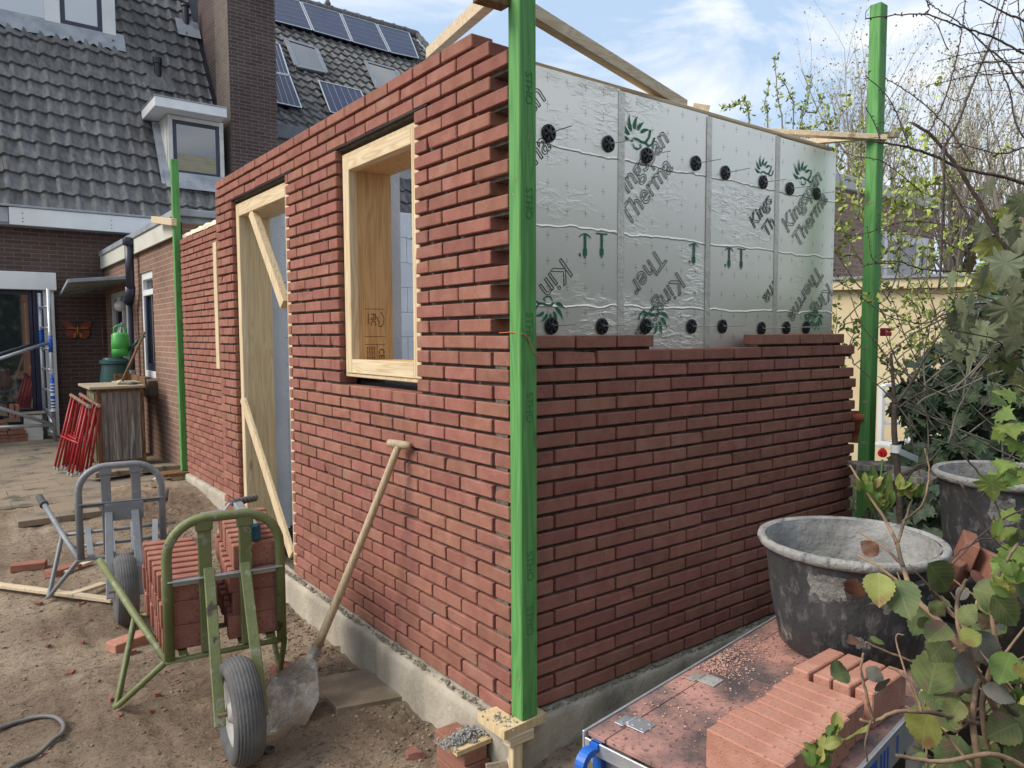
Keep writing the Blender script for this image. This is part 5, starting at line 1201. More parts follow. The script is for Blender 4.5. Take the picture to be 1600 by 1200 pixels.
b=MB(); b.lathe([(.0001,0),(.05,.0),(.055,.02),(.0001,.032)],14,TP(CX1-.09,7.3,.863)); tag(b.build('dark_pot_lid',M['rubber'],None,True),'small dark round lid on the right end of the cabinet top','lid')
b=MB(); lump(b,(CX1-.2,7.45,.89),.045,random.Random(4),.6); tag(b.build('grey_stone',M['stone']),'small mossy stone on the cabinet top beside the dark lid','stone')
# ================================================================== red folding trestles
def trestle(dx,dy,label):
    t=thing('folding_trestle',label,'trestle',tuple(at_y(105,735,6.98)+Vector((dx,dy,0))),group='red folding trestles beside the cabinet')
    def Q(px,py,Y): return at_y(px,py,Y)+Vector((dx,dy,0))
    tops=[(112,619),(118,622),(124,626),(130,630),(136,634)]; bots=[(83,720),(88,722),(100,741),(107,743),(114,744)]
    T0,T1=Q(112,618,7.62),Q(137,634,7.02); B0,B1=Q(84,720,7.60),Q(112,742,6.95)
    T0.z+=.0
    def leg(u,off):
        b=MB(); p=T0.lerp(T1,u)+Vector(off); q=B0.lerp(B1,u)+Vector(off)*2.2; q.z=-.075; b.tube([p,q],.0125,8); b.build('leg',M['red_paint'],t,True)
        b=MB(); b.tube([q-Vector((0,0,.002)),q+(p-q).normalized()*.03],.0135,8); b.build('foot_cap',M['steel'],t)
    for u in (0.02,.2,.8,.98): leg(u,(0,0,0)); leg(u,(.035,.0,.0))
    b=MB(); b.tube([T0+(T0-T1)*.05,T1+(T1-T0)*.06],.019,10); b.build('top_bar',M['rust'],t,True)
    b=MB(); b.tube([T1+(T1-T0)*.055,T1+(T1-T0)*.09],.021,12); b.build('end_cap',M['steel'],t)
    b=MB(); p=T0.lerp(B0,.62); q=T1.lerp(B1,.55); b.tube([p,q],.010,8); p=T0.lerp(B0,.60); b.tube([p+Vector((.03,0,.01)),q+Vector((.03,0,.01))],.010,8); b.build('cross_bar',M['red_paint'],t,True)
trestle(0,0,'front red folding trestle leaning on the weathered cabinet'); trestle(.10,.06,'rear red folding trestle squeezed against the cabinet door')
# ================================================================== scaffold tower part
SC=thing('scaffold_tower','aluminium scaffold frame with ladder side and blue labels in front of the sliding door','scaffold',tuple(at_z(86,690,-.08)))
base=at_z(86,690,-.08); SY=base.y
def S(px,py,Y=None): return at_y(px,py,SY if Y is None else Y)
def pipe(p,q,r,nm='tube'): b=MB(); b.tube([p,q],r,12); return b.build(nm,M['alu'],SC,True)
u1=Vector((base.x,SY,-.08)); u1t=Vector((base.x,SY,S(76,451).z)); pipe(u1,u1t,.026,'upright')
u2=Vector((base.x-.42,SY+.62,0)); q=S(61,458,SY+.62); u2=Vector((q.x,SY+.62,-.08)); u2t=Vector((q.x,SY+.62,q.z)); pipe(u2,u2t,.026,'upright')
zz=u1t.z-.25
while zz>0.0: pipe(Vector((u1.x,u1.y,zz)),Vector((u2.x,u2.y,zz)),.02,'rung'); zz-=.30
pipe(S(74,536),S(-60,580,SY-.3),.024,'brace'); pipe(S(84,664),S(-80,612,SY-.2),.024,'brace'); pipe(S(84,664),S(-60,670,SY-.1),.024,'brace'); pipe(u2+Vector((0,0,.45)),u1+Vector((0,0,.22)),.018,'brace')
b=MB(); b.tube([u1+Vector((0,0,1.28)),u1+Vector((0,0,1.52))],.0275,14); b.tube([u1+Vector((0,0,.42)),u1+Vector((0,0,.98))],.0275,14); b.tube([u2+Vector((0,0,1.35)),u2+Vector((0,0,1.6))],.0275,14); b.build('label_sleeve',M['blue_label'],SC,True)
b=MB()
for k in (0,1,2,5,6,7): b.tube([u1+Vector((0,0,.50+.045*k)),u1+Vector((0,0,.52+.045*k))],.0282,14)
b.tube([u1+Vector((0,0,.43)),u1+Vector((0,0,.48))],.0282,14); b.tube([u1+Vector((0,0,.66)),u1+Vector((0,0,.70))],.0282,14)
b.build('label_stripe',M['white'],SC)
text('ASC',.075,frame((u1.x-.03,u1.y-.030,.975),(0,0,-1),(1,0,0)),'printed_lettering',M['white'],SC)
text('ASC',.06,frame((u1.x-.03,u1.y-.030,1.49),(0,0,-1),(1,0,0)),'printed_lettering',M['white'],SC)
text('ASC',.06,frame((u1.x-.03,u1.y-.030,.36),(0,0,-1),(1,0,0)),'printed_lettering',M['black'],SC)
# stacks beside the door
c=at_z(56,684,-.08)-Vector((.02,.32,0)); rnd=random.Random(3)
for i in range(7):
    for j in range(2):
        if i==6 and j==1: w=.21
        b=MB(); b.cbox((-.105,-.05,0),(.105,.05,.052),.003); o=b.build('pale_brick',M['stone']); o.location=(c.x-.02-.0*i+(-.002),c.y+.06+.105*j,-.08+.053*i+0); 
        o.rotation_euler=(0,0,rnd.uniform(-.03,.03)); o.scale=(1.05,1,1); tag(o,f'{["front","back"][j]} pale limestone brick, {CN[i]} layer, beside the scaffold foot','brick','pale bricks stacked by the scaffold')
w=at_z(50,628,.30); b=MB(); b.cbox((c.x-.19,c.y-.02,.30),(c.x+.13,c.y+.2,.33),.008); tag(b.build('timber_board',M['greywood']),'short pale board laid on top of the pale brick stack','board')
for i in range(6):
    for j in range(4):
        if i>3 and j<1: continue
        o=put_brick((c.x-.22-.22*j+rnd.uniform(-.02,.02),c.y+.10+rnd.uniform(-.03,.03),-.08+.026+.054*i),rnd.uniform(-.12,.12),f'{CN[j]} brick left of the pale stack, {CN[i]} layer of rough red stack','rough stack of old red bricks',rx=math.pi/2); o.data=BD
for i in range(2):
    for j in range(2):
        o=put_brick((c.x-.27+.06*j,c.y+.12,-.08+.33+.101*i),math.pi/2+rnd.uniform(-.05,.05),f'{["lower","upper"][i]} {["left","right"][j]} new red brick standing on the rough stack by the sliding door','new bricks on the rough stack'); o.data=BD
# ================================================================== planting
M['lf_hyd']=leaf_mat('hydrangea_leaf',(.08,.11,.04),(.15,.175,.06),(.25,.32,.12),.28,.3,.025,brown=(.17,.10,.07))
M['lf_yel']=leaf_mat('yellowing_leaf',(.23,.25,.06),(.33,.34,.09),(.42,.42,.2),.25,.2,.02,brown=(.25,.15,.06))
M['lf_brown']=leaf_mat('withered_leaf',(.09,.035,.025),(.16,.07,.04),(.22,.12,.07),.15,.25)
M['lf_grey']=leaf_mat('grey_purple_leaf',(.12,.12,.10),(.17,.16,.13),(.24,.22,.18),.15,.2,brown=(.15,.09,.08))
M['lf_ivy']=leaf_mat('dark_ivy_leaf',(.035,.065,.035),(.095,.135,.07),(.09,.13,.07),.06,.35,spec=.5)
M['lf_maple']=leaf_mat('pale_maple_leaf',(.13,.155,.085),(.19,.21,.125),(.28,.30,.18),.25,.25)
M['lf_new']=leaf_mat('fresh_spring_leaf',(.10,.165,.035),(.17,.245,.055),(.25,.32,.12),.3,.25,.02)
M['lf_bud']=mat('small_spring_leaf',(.26,.33,.06),(.40,.45,.11),12,.6,isl=.3,hue=.02)
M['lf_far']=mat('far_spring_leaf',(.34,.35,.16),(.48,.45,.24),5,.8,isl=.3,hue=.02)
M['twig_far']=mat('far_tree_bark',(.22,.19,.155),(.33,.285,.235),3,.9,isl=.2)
def leaf_ov(b,p,d,n,s,wd=.36,fold=.25,droop=.3,ser=.05,rnd=random):
    d=Vector(d).normalized(); n=Vector(n); n=(n-d*n.dot(d)).normalized(); l=d.cross(n); base=len(b.v); nu=17 if s>.035 and ser else 7; ph=rnd.random()*6; wv=rnd.uniform(.01,.035)
    tw=rnd.uniform(-.3,.3); cu=rnd.uniform(-.15,.25)
    for i in range(nu+1):
        u=i/nu; w=wd*math.sin(math.pi*u**.78)**.8*(1+ser*(1 if i%2 else -1)) if 0<i<nu else .003
        for v in (-1,-.5,0,.5,1):
            q=d*(u*math.cos(droop*u*.6)+(.02*abs(v)*(i%2)))+n*(-droop*u*u*.5+fold*abs(v)*w*.8-cu*v*v*w+wv*abs(v)*math.sin(u*13+ph+v*2))+l*(v*w)+n*(tw*u*v*w)
            b.v.append(tuple(Vector(p)+q*s)); b.uv.append((u,v*w))
    for i in range(nu):
        for k in range(4): a=base+i*5+k; b.f.append((a,a+1,a+6,a+5))
LOBES=[(0,.02),(.06,.28),(-.05,.45),(.20,.38),(.30,.62),(.42,.40),(.62,.50),(.58,.28),(.72,.20),(1,0)]
def leaf_lobe(b,p,d,n,s,fold=.2,droop=.3,deep=1.,rnd=random):
    d=Vector(d).normalized(); n=Vector(n); n=(n-d*n.dot(d)).normalized(); l=d.cross(n); base=len(b.v)
    o=[(u,v) for u,v in LOBES]+[(u,-v) for u,v in LOBES[-2:0:-1]]
    def put(u,v): q=d*u+l*v+n*(-droop*(u*u+v*v)*.5+fold*abs(v)*.5); b.v.append(tuple(Vector(p)+q*s)); b.uv.append((u,v))
    put(.32,0)
    for (u,v) in o: put(u,v*rnd.uniform(.9,1.1))
    # inner ring for curvature
    m=len(o)
    for i in range(m):
        (ua,va),(ub,vb)=o[i],o[(i+1)%m]; um,vm=(ua+ub)/2,(va+vb)/2; k_=rnd.uniform(.90,1.05); mi=len(b.v); put(.32+(um-.32)*k_,vm*k_); q2=Vector(b.v[mi])+n*s*rnd.uniform(-.03,.05); b.v[mi]=tuple(q2)
        b.f.append((base,base+1+i,mi)); b.f.append((base,mi,base+1+(i+1)%m))
def LMB(): b=MB(); b.uv=[]; return b
def rv(rnd,up=0): 
    v=Vector((rnd.gauss(0,1),rnd.gauss(0,1),rnd.gauss(0,1)+up)); return v.normalized()
tocam=lambda p:(CAM-Vector(p)).normalized()
def polyline(pts): return [at(*q) for q in pts]
def stemtube(b,pts,r0,r1,n=7,k=4,wob=.0,rnd=random):
    P_=smooth(polyline(pts),k); m=len(P_)
    P_=[p+Vector((rnd.uniform(-1,1),rnd.uniform(-1,1),rnd.uniform(-1,1)))*wob for p in P_]
    b.tube(P_,[r0+(r1-r0)*i/(m-1) for i in range(m)],n); return P_
# --- foreground hydrangea
HG=thing('hydrangea_bush','straggly hydrangea with woody stems and large veined leaves in the right foreground','shrub',tuple(at(1580,1290,1.5)))
rnd=random.Random(77); sb=MB()
D0=1.42
stems=[([(1640,1290,1.55),(1590,1180,1.5),(1530,1060,1.45),(1480,985,1.45),(1432,935,1.5),(1412,890,1.55),(1402,850,1.6)],.0075,.0045),
([(1432,935,1.5),(1405,910,1.52),(1372,885,1.55),(1340,868,1.6)],.004,.0025),([(1412,885,1.55),(1380,855,1.6),(1340,830,1.65)],.0035,.002),
([(1402,850,1.6),(1415,810,1.65),(1425,780,1.68)],.004,.002),([(1402,850,1.6),(1385,815,1.65),(1355,770,1.7),(1328,727,1.75)],.0045,.0018),([(1410,815,1.65),(1440,790,1.6),(1452,740,1.6),(1445,700,1.6)],.003,.0015),
([(1640,1160,1.4),(1570,1100,1.38),(1520,1040,1.36),(1500,990,1.36),(1495,940,1.4),(1510,905,1.42)],.006,.003),([(1540,1290,1.35),(1530,1200,1.32),(1520,1120,1.32),(1528,1060,1.33)],.007,.005),
([(1528,1130,1.32),(1480,1118,1.30),(1440,1112,1.28),(1400,1112,1.27),(1365,1128,1.27),(1343,1124,1.27)],.0045,.0025),([(1365,1128,1.27),(1352,1080,1.27),(1345,1045,1.27),(1350,1020,1.27)],.003,.002),
([(1440,1112,1.28),(1425,1070,1.3),(1405,1050,1.32),(1388,1042,1.33)],.0028,.002),([(1360,1125,1.27),(1352,1160,1.26),(1355,1190,1.26)],.002,.0015),
([(1560,1020,1.4),(1550,960,1.42),(1560,900,1.45),(1590,850,1.5)],.005,.003),([(1650,1230,1.25),(1560,1180,1.22),(1470,1190,1.2),(1400,1180,1.2)],.005,.003),([(1560,1010,1.38),(1535,1100,1.38),(1550,1200,1.36)],.006,.005),
([(1640,1060,1.5),(1560,1040,1.5),(1500,1010,1.5),(1455,1040,1.5),(1390,1020,1.5),(1352,1003,1.5)],.004,.0018),([(1520,1200,1.3),(1480,1150,1.32),(1430,1090,1.35),(1400,1000,1.4),(1413,992,1.4)],.003,.0012)]
for (pl,r0,r1) in stems: stemtube(sb,pl,r0,r1,8,5,.0008,rnd)
for i in range(30):
    x,y=rnd.uniform(1440,1640),rnd.uniform(950,1240); d=rnd.uniform(1.3,1.8); a=rnd.uniform(-2.6,-.4); L_=rnd.uniform(60,160)
    stemtube(sb,[(x,y,d),(x+math.cos(a)*L_*.5+rnd.uniform(-15,15),y+math.sin(a)*L_*.5,d+.03),(x+math.cos(a)*L_,y+math.sin(a)*L_,d+rnd.uniform(-.1,.1))],.0035,.0014,6,4,.0008,rnd)
sb.build('stems',M['bark2'],HG,True)
keys=[(1400,905,1418,958,.085,'lf_hyd'),(1450,880,1490,925,.085,'lf_hyd'),(1372,868,1342,842,.042,'lf_brown'),(1372,895,1375,950,.06,'lf_yel'),(1340,905,1330,940,.05,'lf_brown'),(1298,1055,1335,1045,.05,'lf_hyd'),(1352,1045,1385,1065,.042,'lf_grey'),(1375,1065,1388,1082,.032,'lf_grey'),
(1452,1105,1432,1180,.095,'lf_yel'),(1450,1085,1470,1000,.05,'lf_hyd'),(1480,975,1448,1000,.06,'lf_hyd'),(1478,1000,1455,1030,.06,'lf_hyd'),(1490,1035,1545,1060,.07,'lf_grey'),(1505,1040,1475,1080,.07,'lf_grey'),(1520,985,1560,1050,.065,'lf_grey'),(1500,975,1525,940,.05,'lf_hyd'),(1520,920,1580,935,.075,'lf_hyd'),
(1550,930,1600,985,.07,'lf_hyd'),(1500,1150,1470,1230,.09,'lf_hyd'),(1520,1170,1560,1230,.085,'lf_hyd'),(1560,1130,1620,1110,.075,'lf_hyd'),(1570,1160,1620,1210,.08,'lf_hyd'),(1460,1095,1510,1085,.055,'lf_hyd'),(1500,1095,1480,1130,.05,'lf_hyd'),(1535,1075,1580,1090,.06,'lf_grey'),(1580,1020,1560,1070,.06,'lf_new'),
(1610,940,1585,900,.06,'lf_hyd'),(1590,1130,1540,1150,.07,'lf_hyd'),(1330,1150,1350,1130,.04,'lf_yel'),(1365,1003,1380,995,.03,'lf_new'),(1345,1003,1325,1000,.03,'lf_brown'),(1500,1000,1535,990,.05,'lf_yel'),(1435,965,1455,985,.035,'lf_hyd'),(1452,940,1480,965,.04,'lf_hyd')]
cl={}
for (x0,y0_,x1,y1_,s,m) in keys:
    d=rnd.uniform(1.28,1.42); p=at(x0,y0_,d); q=at(x1,y1_,d+rnd.uniform(-.06,.03)); b=cl.setdefault(m,LMB()); L_=(q-p).length
    nn=tocam(p)+Vector((0,0,.5))+rv(rnd)*.35
    leaf_ov(b,p,(q-p),nn,max(L_,s)*.9,.40,.2,.35,.05,rnd)
for i in range(120):
    x,y=rnd.uniform(1430,1660),rnd.uniform(880,1260); 
    if x<1500 and y<1040 and rnd.random()<.7: continue
    d=rnd.uniform(1.45,1.95); p=at(x,y,d); m=rnd.choice(['lf_hyd']*6+['lf_grey','lf_yel','lf_brown']); b=cl.setdefault(m,LMB())
    leaf_ov(b,p,rv(rnd,-.5),tocam(p)+Vector((0,0,.9))+rv(rnd)*.8,rnd.uniform(.03,.068),.38,.2,.4,.05,rnd)
for (x,y,n) in ((1362,765,8),(1408,768,8),(1430,772,8),(1385,785,7),(1350,760,4),(1285,1170,10),(1275,1190,9),(1298,1150,7),(1590,905,8),(1570,930,5),(1600,1060,7),(1590,1095,7),(1563,842,5)):
    for k in range(n):
        d=1.68 if y<800 else rnd.uniform(1.25,1.35); p=at(x+rnd.uniform(-8,8),y+rnd.uniform(-6,8),d); b=cl.setdefault('lf_new' if k%3 else 'lf_yel',LMB())
        leaf_ov(b,p,rv(rnd,1.6),tocam(p)+rv(rnd)*.8,rnd.uniform(.022,.042),.28,.5,.1,.08,rnd)
for m,b in cl.items(): b.build('leaves',M[m],HG,True)
# --- ivy over a dark garden fence
FN=thing('garden_fence','dark weathered board fence behind the ivy at the right','fence',tuple(at_z(1560,900,-.2)))
fa=at(1478,600,5.0); fb=at(1700,600,3.9); fd=(fb-fa); fd.z=0; L_=fd.length; fd.normalize(); b=MB(); s=0
while s<L_: p=fa+fd*s; p.z=-.2; q=fa+fd*min(L_,s+.135); q.z=-.2; b.prism([p,q,q+Vector((0,0,1.80)),p+Vector((0,0,1.80))],fd.cross(Vector((0,0,1))),.02); s+=.14
M['darkwood']=mat('dark_fence_boards',(.06,.058,.055),(.12,.115,.105),4,.9,.4,30,isl=.2,stretch=(8,8,1))
b.build('boards',M['darkwood'],FN)
b=MB(); b.beam(fa+Vector((0,0,1.62-fa.z)),fb+Vector((0,0,1.62-fb.z)),.06,.04); b.build('cap_rail',M['lead'],FN)
def foliage(name,label,cat,blobs,n,size,m,rnd,shape='lobe',base=None,stems=None,group=None,nm='leaves'):
    t=thing(name,label,cat,base or tuple(blobs[0][0]),0,group); b=LMB()
    for i in range(n):
        c,r=rnd.choice(blobs); v=rv(rnd); rr=rnd.random()**.45; p=Vector(c)+Vector((v.x*r[0],v.y*r[1],v.z*r[2]))*rr
        if noise.noise(p*3.1)<-.12: continue
        nn=v+tocam(p)*.8+Vector((0,0,.5))+rv(rnd)*.5; dd=rv(rnd,-.9); s=size*rnd.uniform(.6,1.25)
        if shape=='lobe': leaf_lobe(b,p,dd,nn,s,rnd=rnd)
        else: leaf_ov(b,p,dd,nn,s,.3,.2,.3,0,rnd)
    b.build(nm,M[m],t,True); return t
IV=foliage('ivy','dark glossy ivy climbing over the fence behind the second tub','ivy',[(at(1500,600,4.1),(.25,.3,.25)),(at(1540,680,3.9),(.40,.4,.38)),(at(1500,760,3.8),(.28,.3,.32)),(at(1590,600,3.7),(.40,.4,.4)),(at(1450,740,3.8),(.12,.2,.26)),(at(1440,620,3.9),(.12,.15,.13)),(at(1600,760,3.4),(.4,.4,.3)),(at(1590,500,4.0),(.4,.4,.3)),(at(1460,830,3.4),(.25,.3,.22))],2500,.085,'lf_ivy',random.Random(5))
sb=MB(); rnd=random.Random(6)
for i in range(70):
    x,y=rnd.uniform(1430,1620),rnd.uniform(560,900); d=rnd.uniform(3.3,3.9); a=rnd.uniform(-2.8,-.3); l=rnd.uniform(60,170)
    stemtube(sb,[(x,y,d),(x+math.cos(a)*l*.5+rnd.uniform(-20,20),y+math.sin(a)*l*.5,d),(x+math.cos(a)*l,y+math.sin(a)*l,d-.1)],.005,.0018,5,3,.004,rnd)
sb.build('stems',M['bark_grey'],IV,True)
# --- pale lobed leaves of a sycamore sapling
SY_=thing('sycamore_sapling','young sycamore with big pale drooping lobed leaves at the right edge','sapling',tuple(at(1625,900,2.6)))
rnd=random.Random(8); b=LMB(); b2=LMB(); b3=LMB(); sb=MB()
stemtube(sb,[(1640,980,2.6),(1622,700,2.6),(1610,500,2.6),(1600,330,2.6)],.009,.004,7,5,.002,rnd)
ml=[(1595,318,.13,0),(1572,350,.13,1),(1592,372,.14,0),(1548,385,.15,2),(1580,410,.15,0),(1548,440,.14,1),(1600,455,.14,0),(1525,478,.15,0),(1570,480,.16,0),(1505,508,.12,0),(1545,520,.14,0),(1592,525,.13,0),(1480,532,.10,0),(1525,556,.12,0),(1572,570,.11,1),(1600,600,.10,1),(1500,560,.09,0)]
for (x,y,s,k) in ml:
    d=rnd.uniform(2.3,2.7); p=at(x,y-18,d); bb=(b,b3,b2)[k]
    leaf_lobe(bb,p,Vector((rnd.uniform(-.6,.2)*Rv.x,rnd.uniform(-.6,.2)*Rv.y,-.8))+rv(rnd)*.3,tocam(p)*.6+Vector((0,0,.9))+rv(rnd)*.5,s*.82,.35,.7,rnd=rnd)
    for e_ in range(3):
        p2=p+rv(rnd)*.10; leaf_lobe(bb,p2,Vector((0,0,-1))+rv(rnd)*.6,Vector((0,0,.9))+tocam(p)*.5+rv(rnd)*.6,s*rnd.uniform(.35,.6),.35,.7,rnd=rnd)
    q=at(1612,y+35,2.6); sb.tube([p,p.lerp(q,.5)+Vector((0,0,.03)),q],.0022,5)
b.build('leaves',M['lf_maple'],SY_,True); b2.build('leaves',M['lf_yel'],SY_,True); b3.build('leaves',M['lf_hyd'],SY_,True); sb.build('stem',M['bark'],SY_,True)
# --- fresh vine leaves in front of the second tub
VN=thing('bramble','bramble with fresh bright green leaves hanging before the second tub','bramble',tuple(at(1640,940,2.0)))
rnd=random.Random(18); b=LMB(); sb=MB()
for (cx,cy,rx,ry,n) in ((1580,665,25,24,7),(1592,720,18,20,4),(1558,742,16,8,2),(1592,850,18,40,12),(1580,905,26,20,6),(1592,610,18,15,3)):
    for k in range(n):
        p=at(cx+rnd.gauss(0,rx*.7),cy+rnd.gauss(0,ry*.7),rnd.uniform(1.85,2.15)); leaf_lobe(b,p,rv(rnd,-.8),tocam(p)+Vector((0,0,.7))+rv(rnd)*.5,rnd.uniform(.04,.075),.25,.4,rnd=rnd)
for pl in ([(1640,640,2.0),(1580,600,2.0),(1530,640,2.0)],[(1640,700,2.05),(1600,690,2.05),(1560,740,2.05),(1530,780,2.1)],[(1500,755,2.0),(1535,815,2.0),(1560,850,2.0),(1610,880,2.0)],[(1640,870,2.0),(1560,840,2.0),(1500,860,2.0),(1470,900,2.0),(1440,915,2.0)],[(1502,706,1.9),(1530,740,1.9),(1548,770,1.9),(1570,830,1.9)],[(1640,780,2.0),(1590,800,2.0),(1540,830,2.0),(1480,890,1.95)]): stemtube(sb,pl,.0032,.0016,6,5,.002,rnd)
b.build('leaves',M['lf_new'],VN,True); sb.build('stems',M['bark'],VN,True)
# --- bare thorny branches against the sky
BT=thing('thorny_tree','bare dark thorny branches with tight buds arching in from the right','tree',tuple(at(1660,760,3.2)))
rnd=random.Random(28); sb=MB(); sp=MB()
DD=2.7
br=[([(1353,29),(1420,22),(1450,23),(1490,38),(1512,46),(1550,58),(1600,84),(1680,130)],.0022,.005),([(1447,0),(1465,15),(1490,30),(1512,46),(1540,72),(1570,97),(1600,137),(1660,190)],.0022,.005),([(1440,-40),(1447,0),(1452,15),(1440,24)],.002,.002),
([(1510,-30),(1508,0),(1505,30),(1500,65),(1490,110),(1478,150),(1460,190),(1451,207)],.0022,.0042),([(1580,-40),(1570,0),(1558,35),(1545,75),(1520,130),(1500,185),(1475,230)],.0025,.0058),([(1424,193),(1450,207),(1480,240),(1500,268),(1530,315),(1560,370),(1620,460)],.0058,.011),
([(1525,-5),(1570,20),(1600,32),(1660,60)],.003,.006),([(1384,122),(1420,145),(1460,178),(1490,210),(1520,260)],.0018,.003),([(1367,222),(1410,228),(1450,240),(1500,262),(1560,275),(1620,292)],.004,.0075),([(1353,118),(1385,150),(1400,175),(1412,205),(1420,228)],.0018,.003),
([(1446,135),(1500,122),(1560,115),(1640,112)],.0014,.003),([(1465,95),(1540,80),(1640,76)],.0013,.003),([(1495,110),(1540,98),(1620,98)],.0013,.003),([(1475,230),(1474,300),(1472,360),(1467,450)],.0058,.004),([(1480,280),(1530,370),(1600,500),(1640,560)],.004,.008),
([(1353,170),(1370,200),(1375,220)],.0015,.003),([(1300,232),(1340,245),(1380,253),(1440,300)],.0014,.003),([(1360,85+25),(1348,135)],.001,.001),([(1540,72),(1560,100),(1580,150),(1590,200),(1640,260)],.002,.004),([(1590,0),(1600,60),(1620,100)],.002,.003),
([(1600,230),(1560,240),(1500,225),(1450,225)],.004,.0015),([(1350,415),(1400,408),(1440,420),(1500,424),(1600,420)],.002,.006),([(1355,355),(1360,390),(1368,410),(1400,412)],.0014,.003),([(1310,376),(1370,360),(1420,345),(1480,352)],.0014,.003),([(1330,450),(1380,490),(1440,505),(1480,490),(1530,480)],.0018,.004),([(1340,500),(1400,580),(1380,600)],.0018,.002),
([(1460,560),(1500,540),(1560,470),(1600,430)],.003,.003),([(1380,560),(1430,520),(1490,492),(1500,488)],.002,.006)]
for (pl,r0,r1) in br:
    dd=DD+rnd.uniform(-.25,.35); P_=stemtube(sb,[(x,y,dd) for x,y in pl],r0*.85,r1*.85,6,6,.002,rnd)
    tot=0
    for i in range(1,len(P_)):
        seg=P_[i]-P_[i-1]; k=0
        while k<seg.length:
            p=P_[i-1]+seg*(k/max(seg.length,1e-6)); v=rv(rnd); v=(v-seg.normalized()*v.dot(seg.normalized())).normalized()
            q=rnd.random()
            if q<.8: l=rnd.uniform(.004,.011); sp.tube([p,p+v*l*.6,p+v*l+seg.normalized()*.004],[.0022,.0026,.0008],4)
            elif q<.93: l=rnd.uniform(.02,.07); sb.tube([p,p+v*l*.5,p+v*l+seg.normalized()*.02],[.0013,.0011,.0007],4)
            k+=rnd.uniform(.022,.045)
for i in range(60):
    x,y=rnd.uniform(1480,1660),rnd.uniform(-20,560); a=rnd.uniform(-3.5,-.2); l=rnd.uniform(40,150); d=rnd.uniform(2.6,3.6)
    stemtube(sb,[(x,y,d),(x+math.cos(a)*l*.5,y+math.sin(a)*l*.5+rnd.uniform(-14,14),d),(x+math.cos(a)*l,y+math.sin(a)*l,d)],.0022,.0009,5,4,.002,rnd)
sb.build('branches',M['bark'],BT,True); tag(sp.build('buds',M['bark'],BT),kind='stuff')
# --- tied sapling
TS=thing('tied_sapling','thin dark sapling trunk held by a white tie beside the right green post','sapling',tuple(at(1404,800,3.3)))
rnd=random.Random(30); sb=MB(); d=3.3
for (pl,r0,r1) in (([(1408,830),(1405,770),(1401,720),(1397,670),(1398,632)],.017,.0115),([(1398,632),(1395,590),(1392,552)],.009,.0065),([(1398,632),(1412,615),(1428,590),(1445,560),(1470,520),(1500,490)],.008,.003),([(1400,640),(1430,618),(1460,605),(1500,580)],.005,.002),([(1398,632),(1385,615),(1370,600)],.003,.0015),([(1405,745),(1425,735),(1450,725)],.009,.006),([(1408,760),(1430,730),(1450,722),(1470,700)],.009,.003)): stemtube(sb,[(x,y,d) for x,y in pl],r0,r1,8,5,.001,rnd)
sb.build('trunk',M['bark'],TS,True)
b=MB(); p=at(1399,701,3.28); b.lathe([(.021,-.018),(.022,.018)],16,Matrix.Translation(at(1400,701,3.3))); b.beam(at(1402,704,3.28),at(1434,718,3.5),.004,.03); b.build('tie',M['white'],TS)
# --- budding shrub between the boards and the right post
def budshrub(label,region,n,d0,d1,seed,nl,ls,base,up=1,name='budding_shrub'):
    t=thing(name,label,'shrub',tuple(base)); rnd=random.Random(seed); sb=MB(); lb=MB()
    for i in range(n):
        x,y=rnd.uniform(region[0],region[1]),rnd.uniform(region[2],region[3]); d=rnd.uniform(d0,d1); a=rnd.uniform(-2.7,-.35); l=rnd.uniform(60,170)
        P_=stemtube(sb,[(x,y,d),(x+math.cos(a)*l*.4+rnd.uniform(-14,14),y+math.sin(a)*l*.4,d),(x+math.cos(a)*l*.75,y+math.sin(a)*l*.75+rnd.uniform(-10,10),d),(x+math.cos(a)*l,y+math.sin(a)*l,d)],.0042,.0012,5,4,.004,rnd)
        for p in P_[2:]:
            for k in range(nl):
                if rnd.random()<.45: continue
                c=p+rv(rnd)*.018
                for q in range(rnd.randint(2,4)):
                    dd=rv(rnd,.5); nn=rv(rnd).cross(dd).normalized(); s=ls*rnd.uniform(.6,1.3); w=nn*s*.28; lb.quad(c,c+dd*s*.5+w,c+dd*s,c+dd*s*.5-w)
    sb.build('branches',M['bark_grey'],t,True); lb.build('leaves',M['lf_bud'],t); return t
budshrub('yellow green budding shrub between the foil boards and the right post',(1300,1350,330,640),26,4.2,5.4,40,2,.040,at(1325,800,4.8))
budshrub('wider budding shrub with small fresh leaves right of the green post',(1380,1470,380,620),44,3.8,5.0,41,2,.034,at(1430,800,4.4))
budshrub('budding hazel rising above the neighbour wall behind the post',(1310,1450,260,420),26,6.5,8.0,42,2,.06,at(1380,800,7.2))
sb=MB(); lb=MB(); rnd=random.Random(44); t=thing('leafing_shoots','tall thin shoots with opening buds above the foil boards','shrub',tuple(at(1240,700,5.5)))
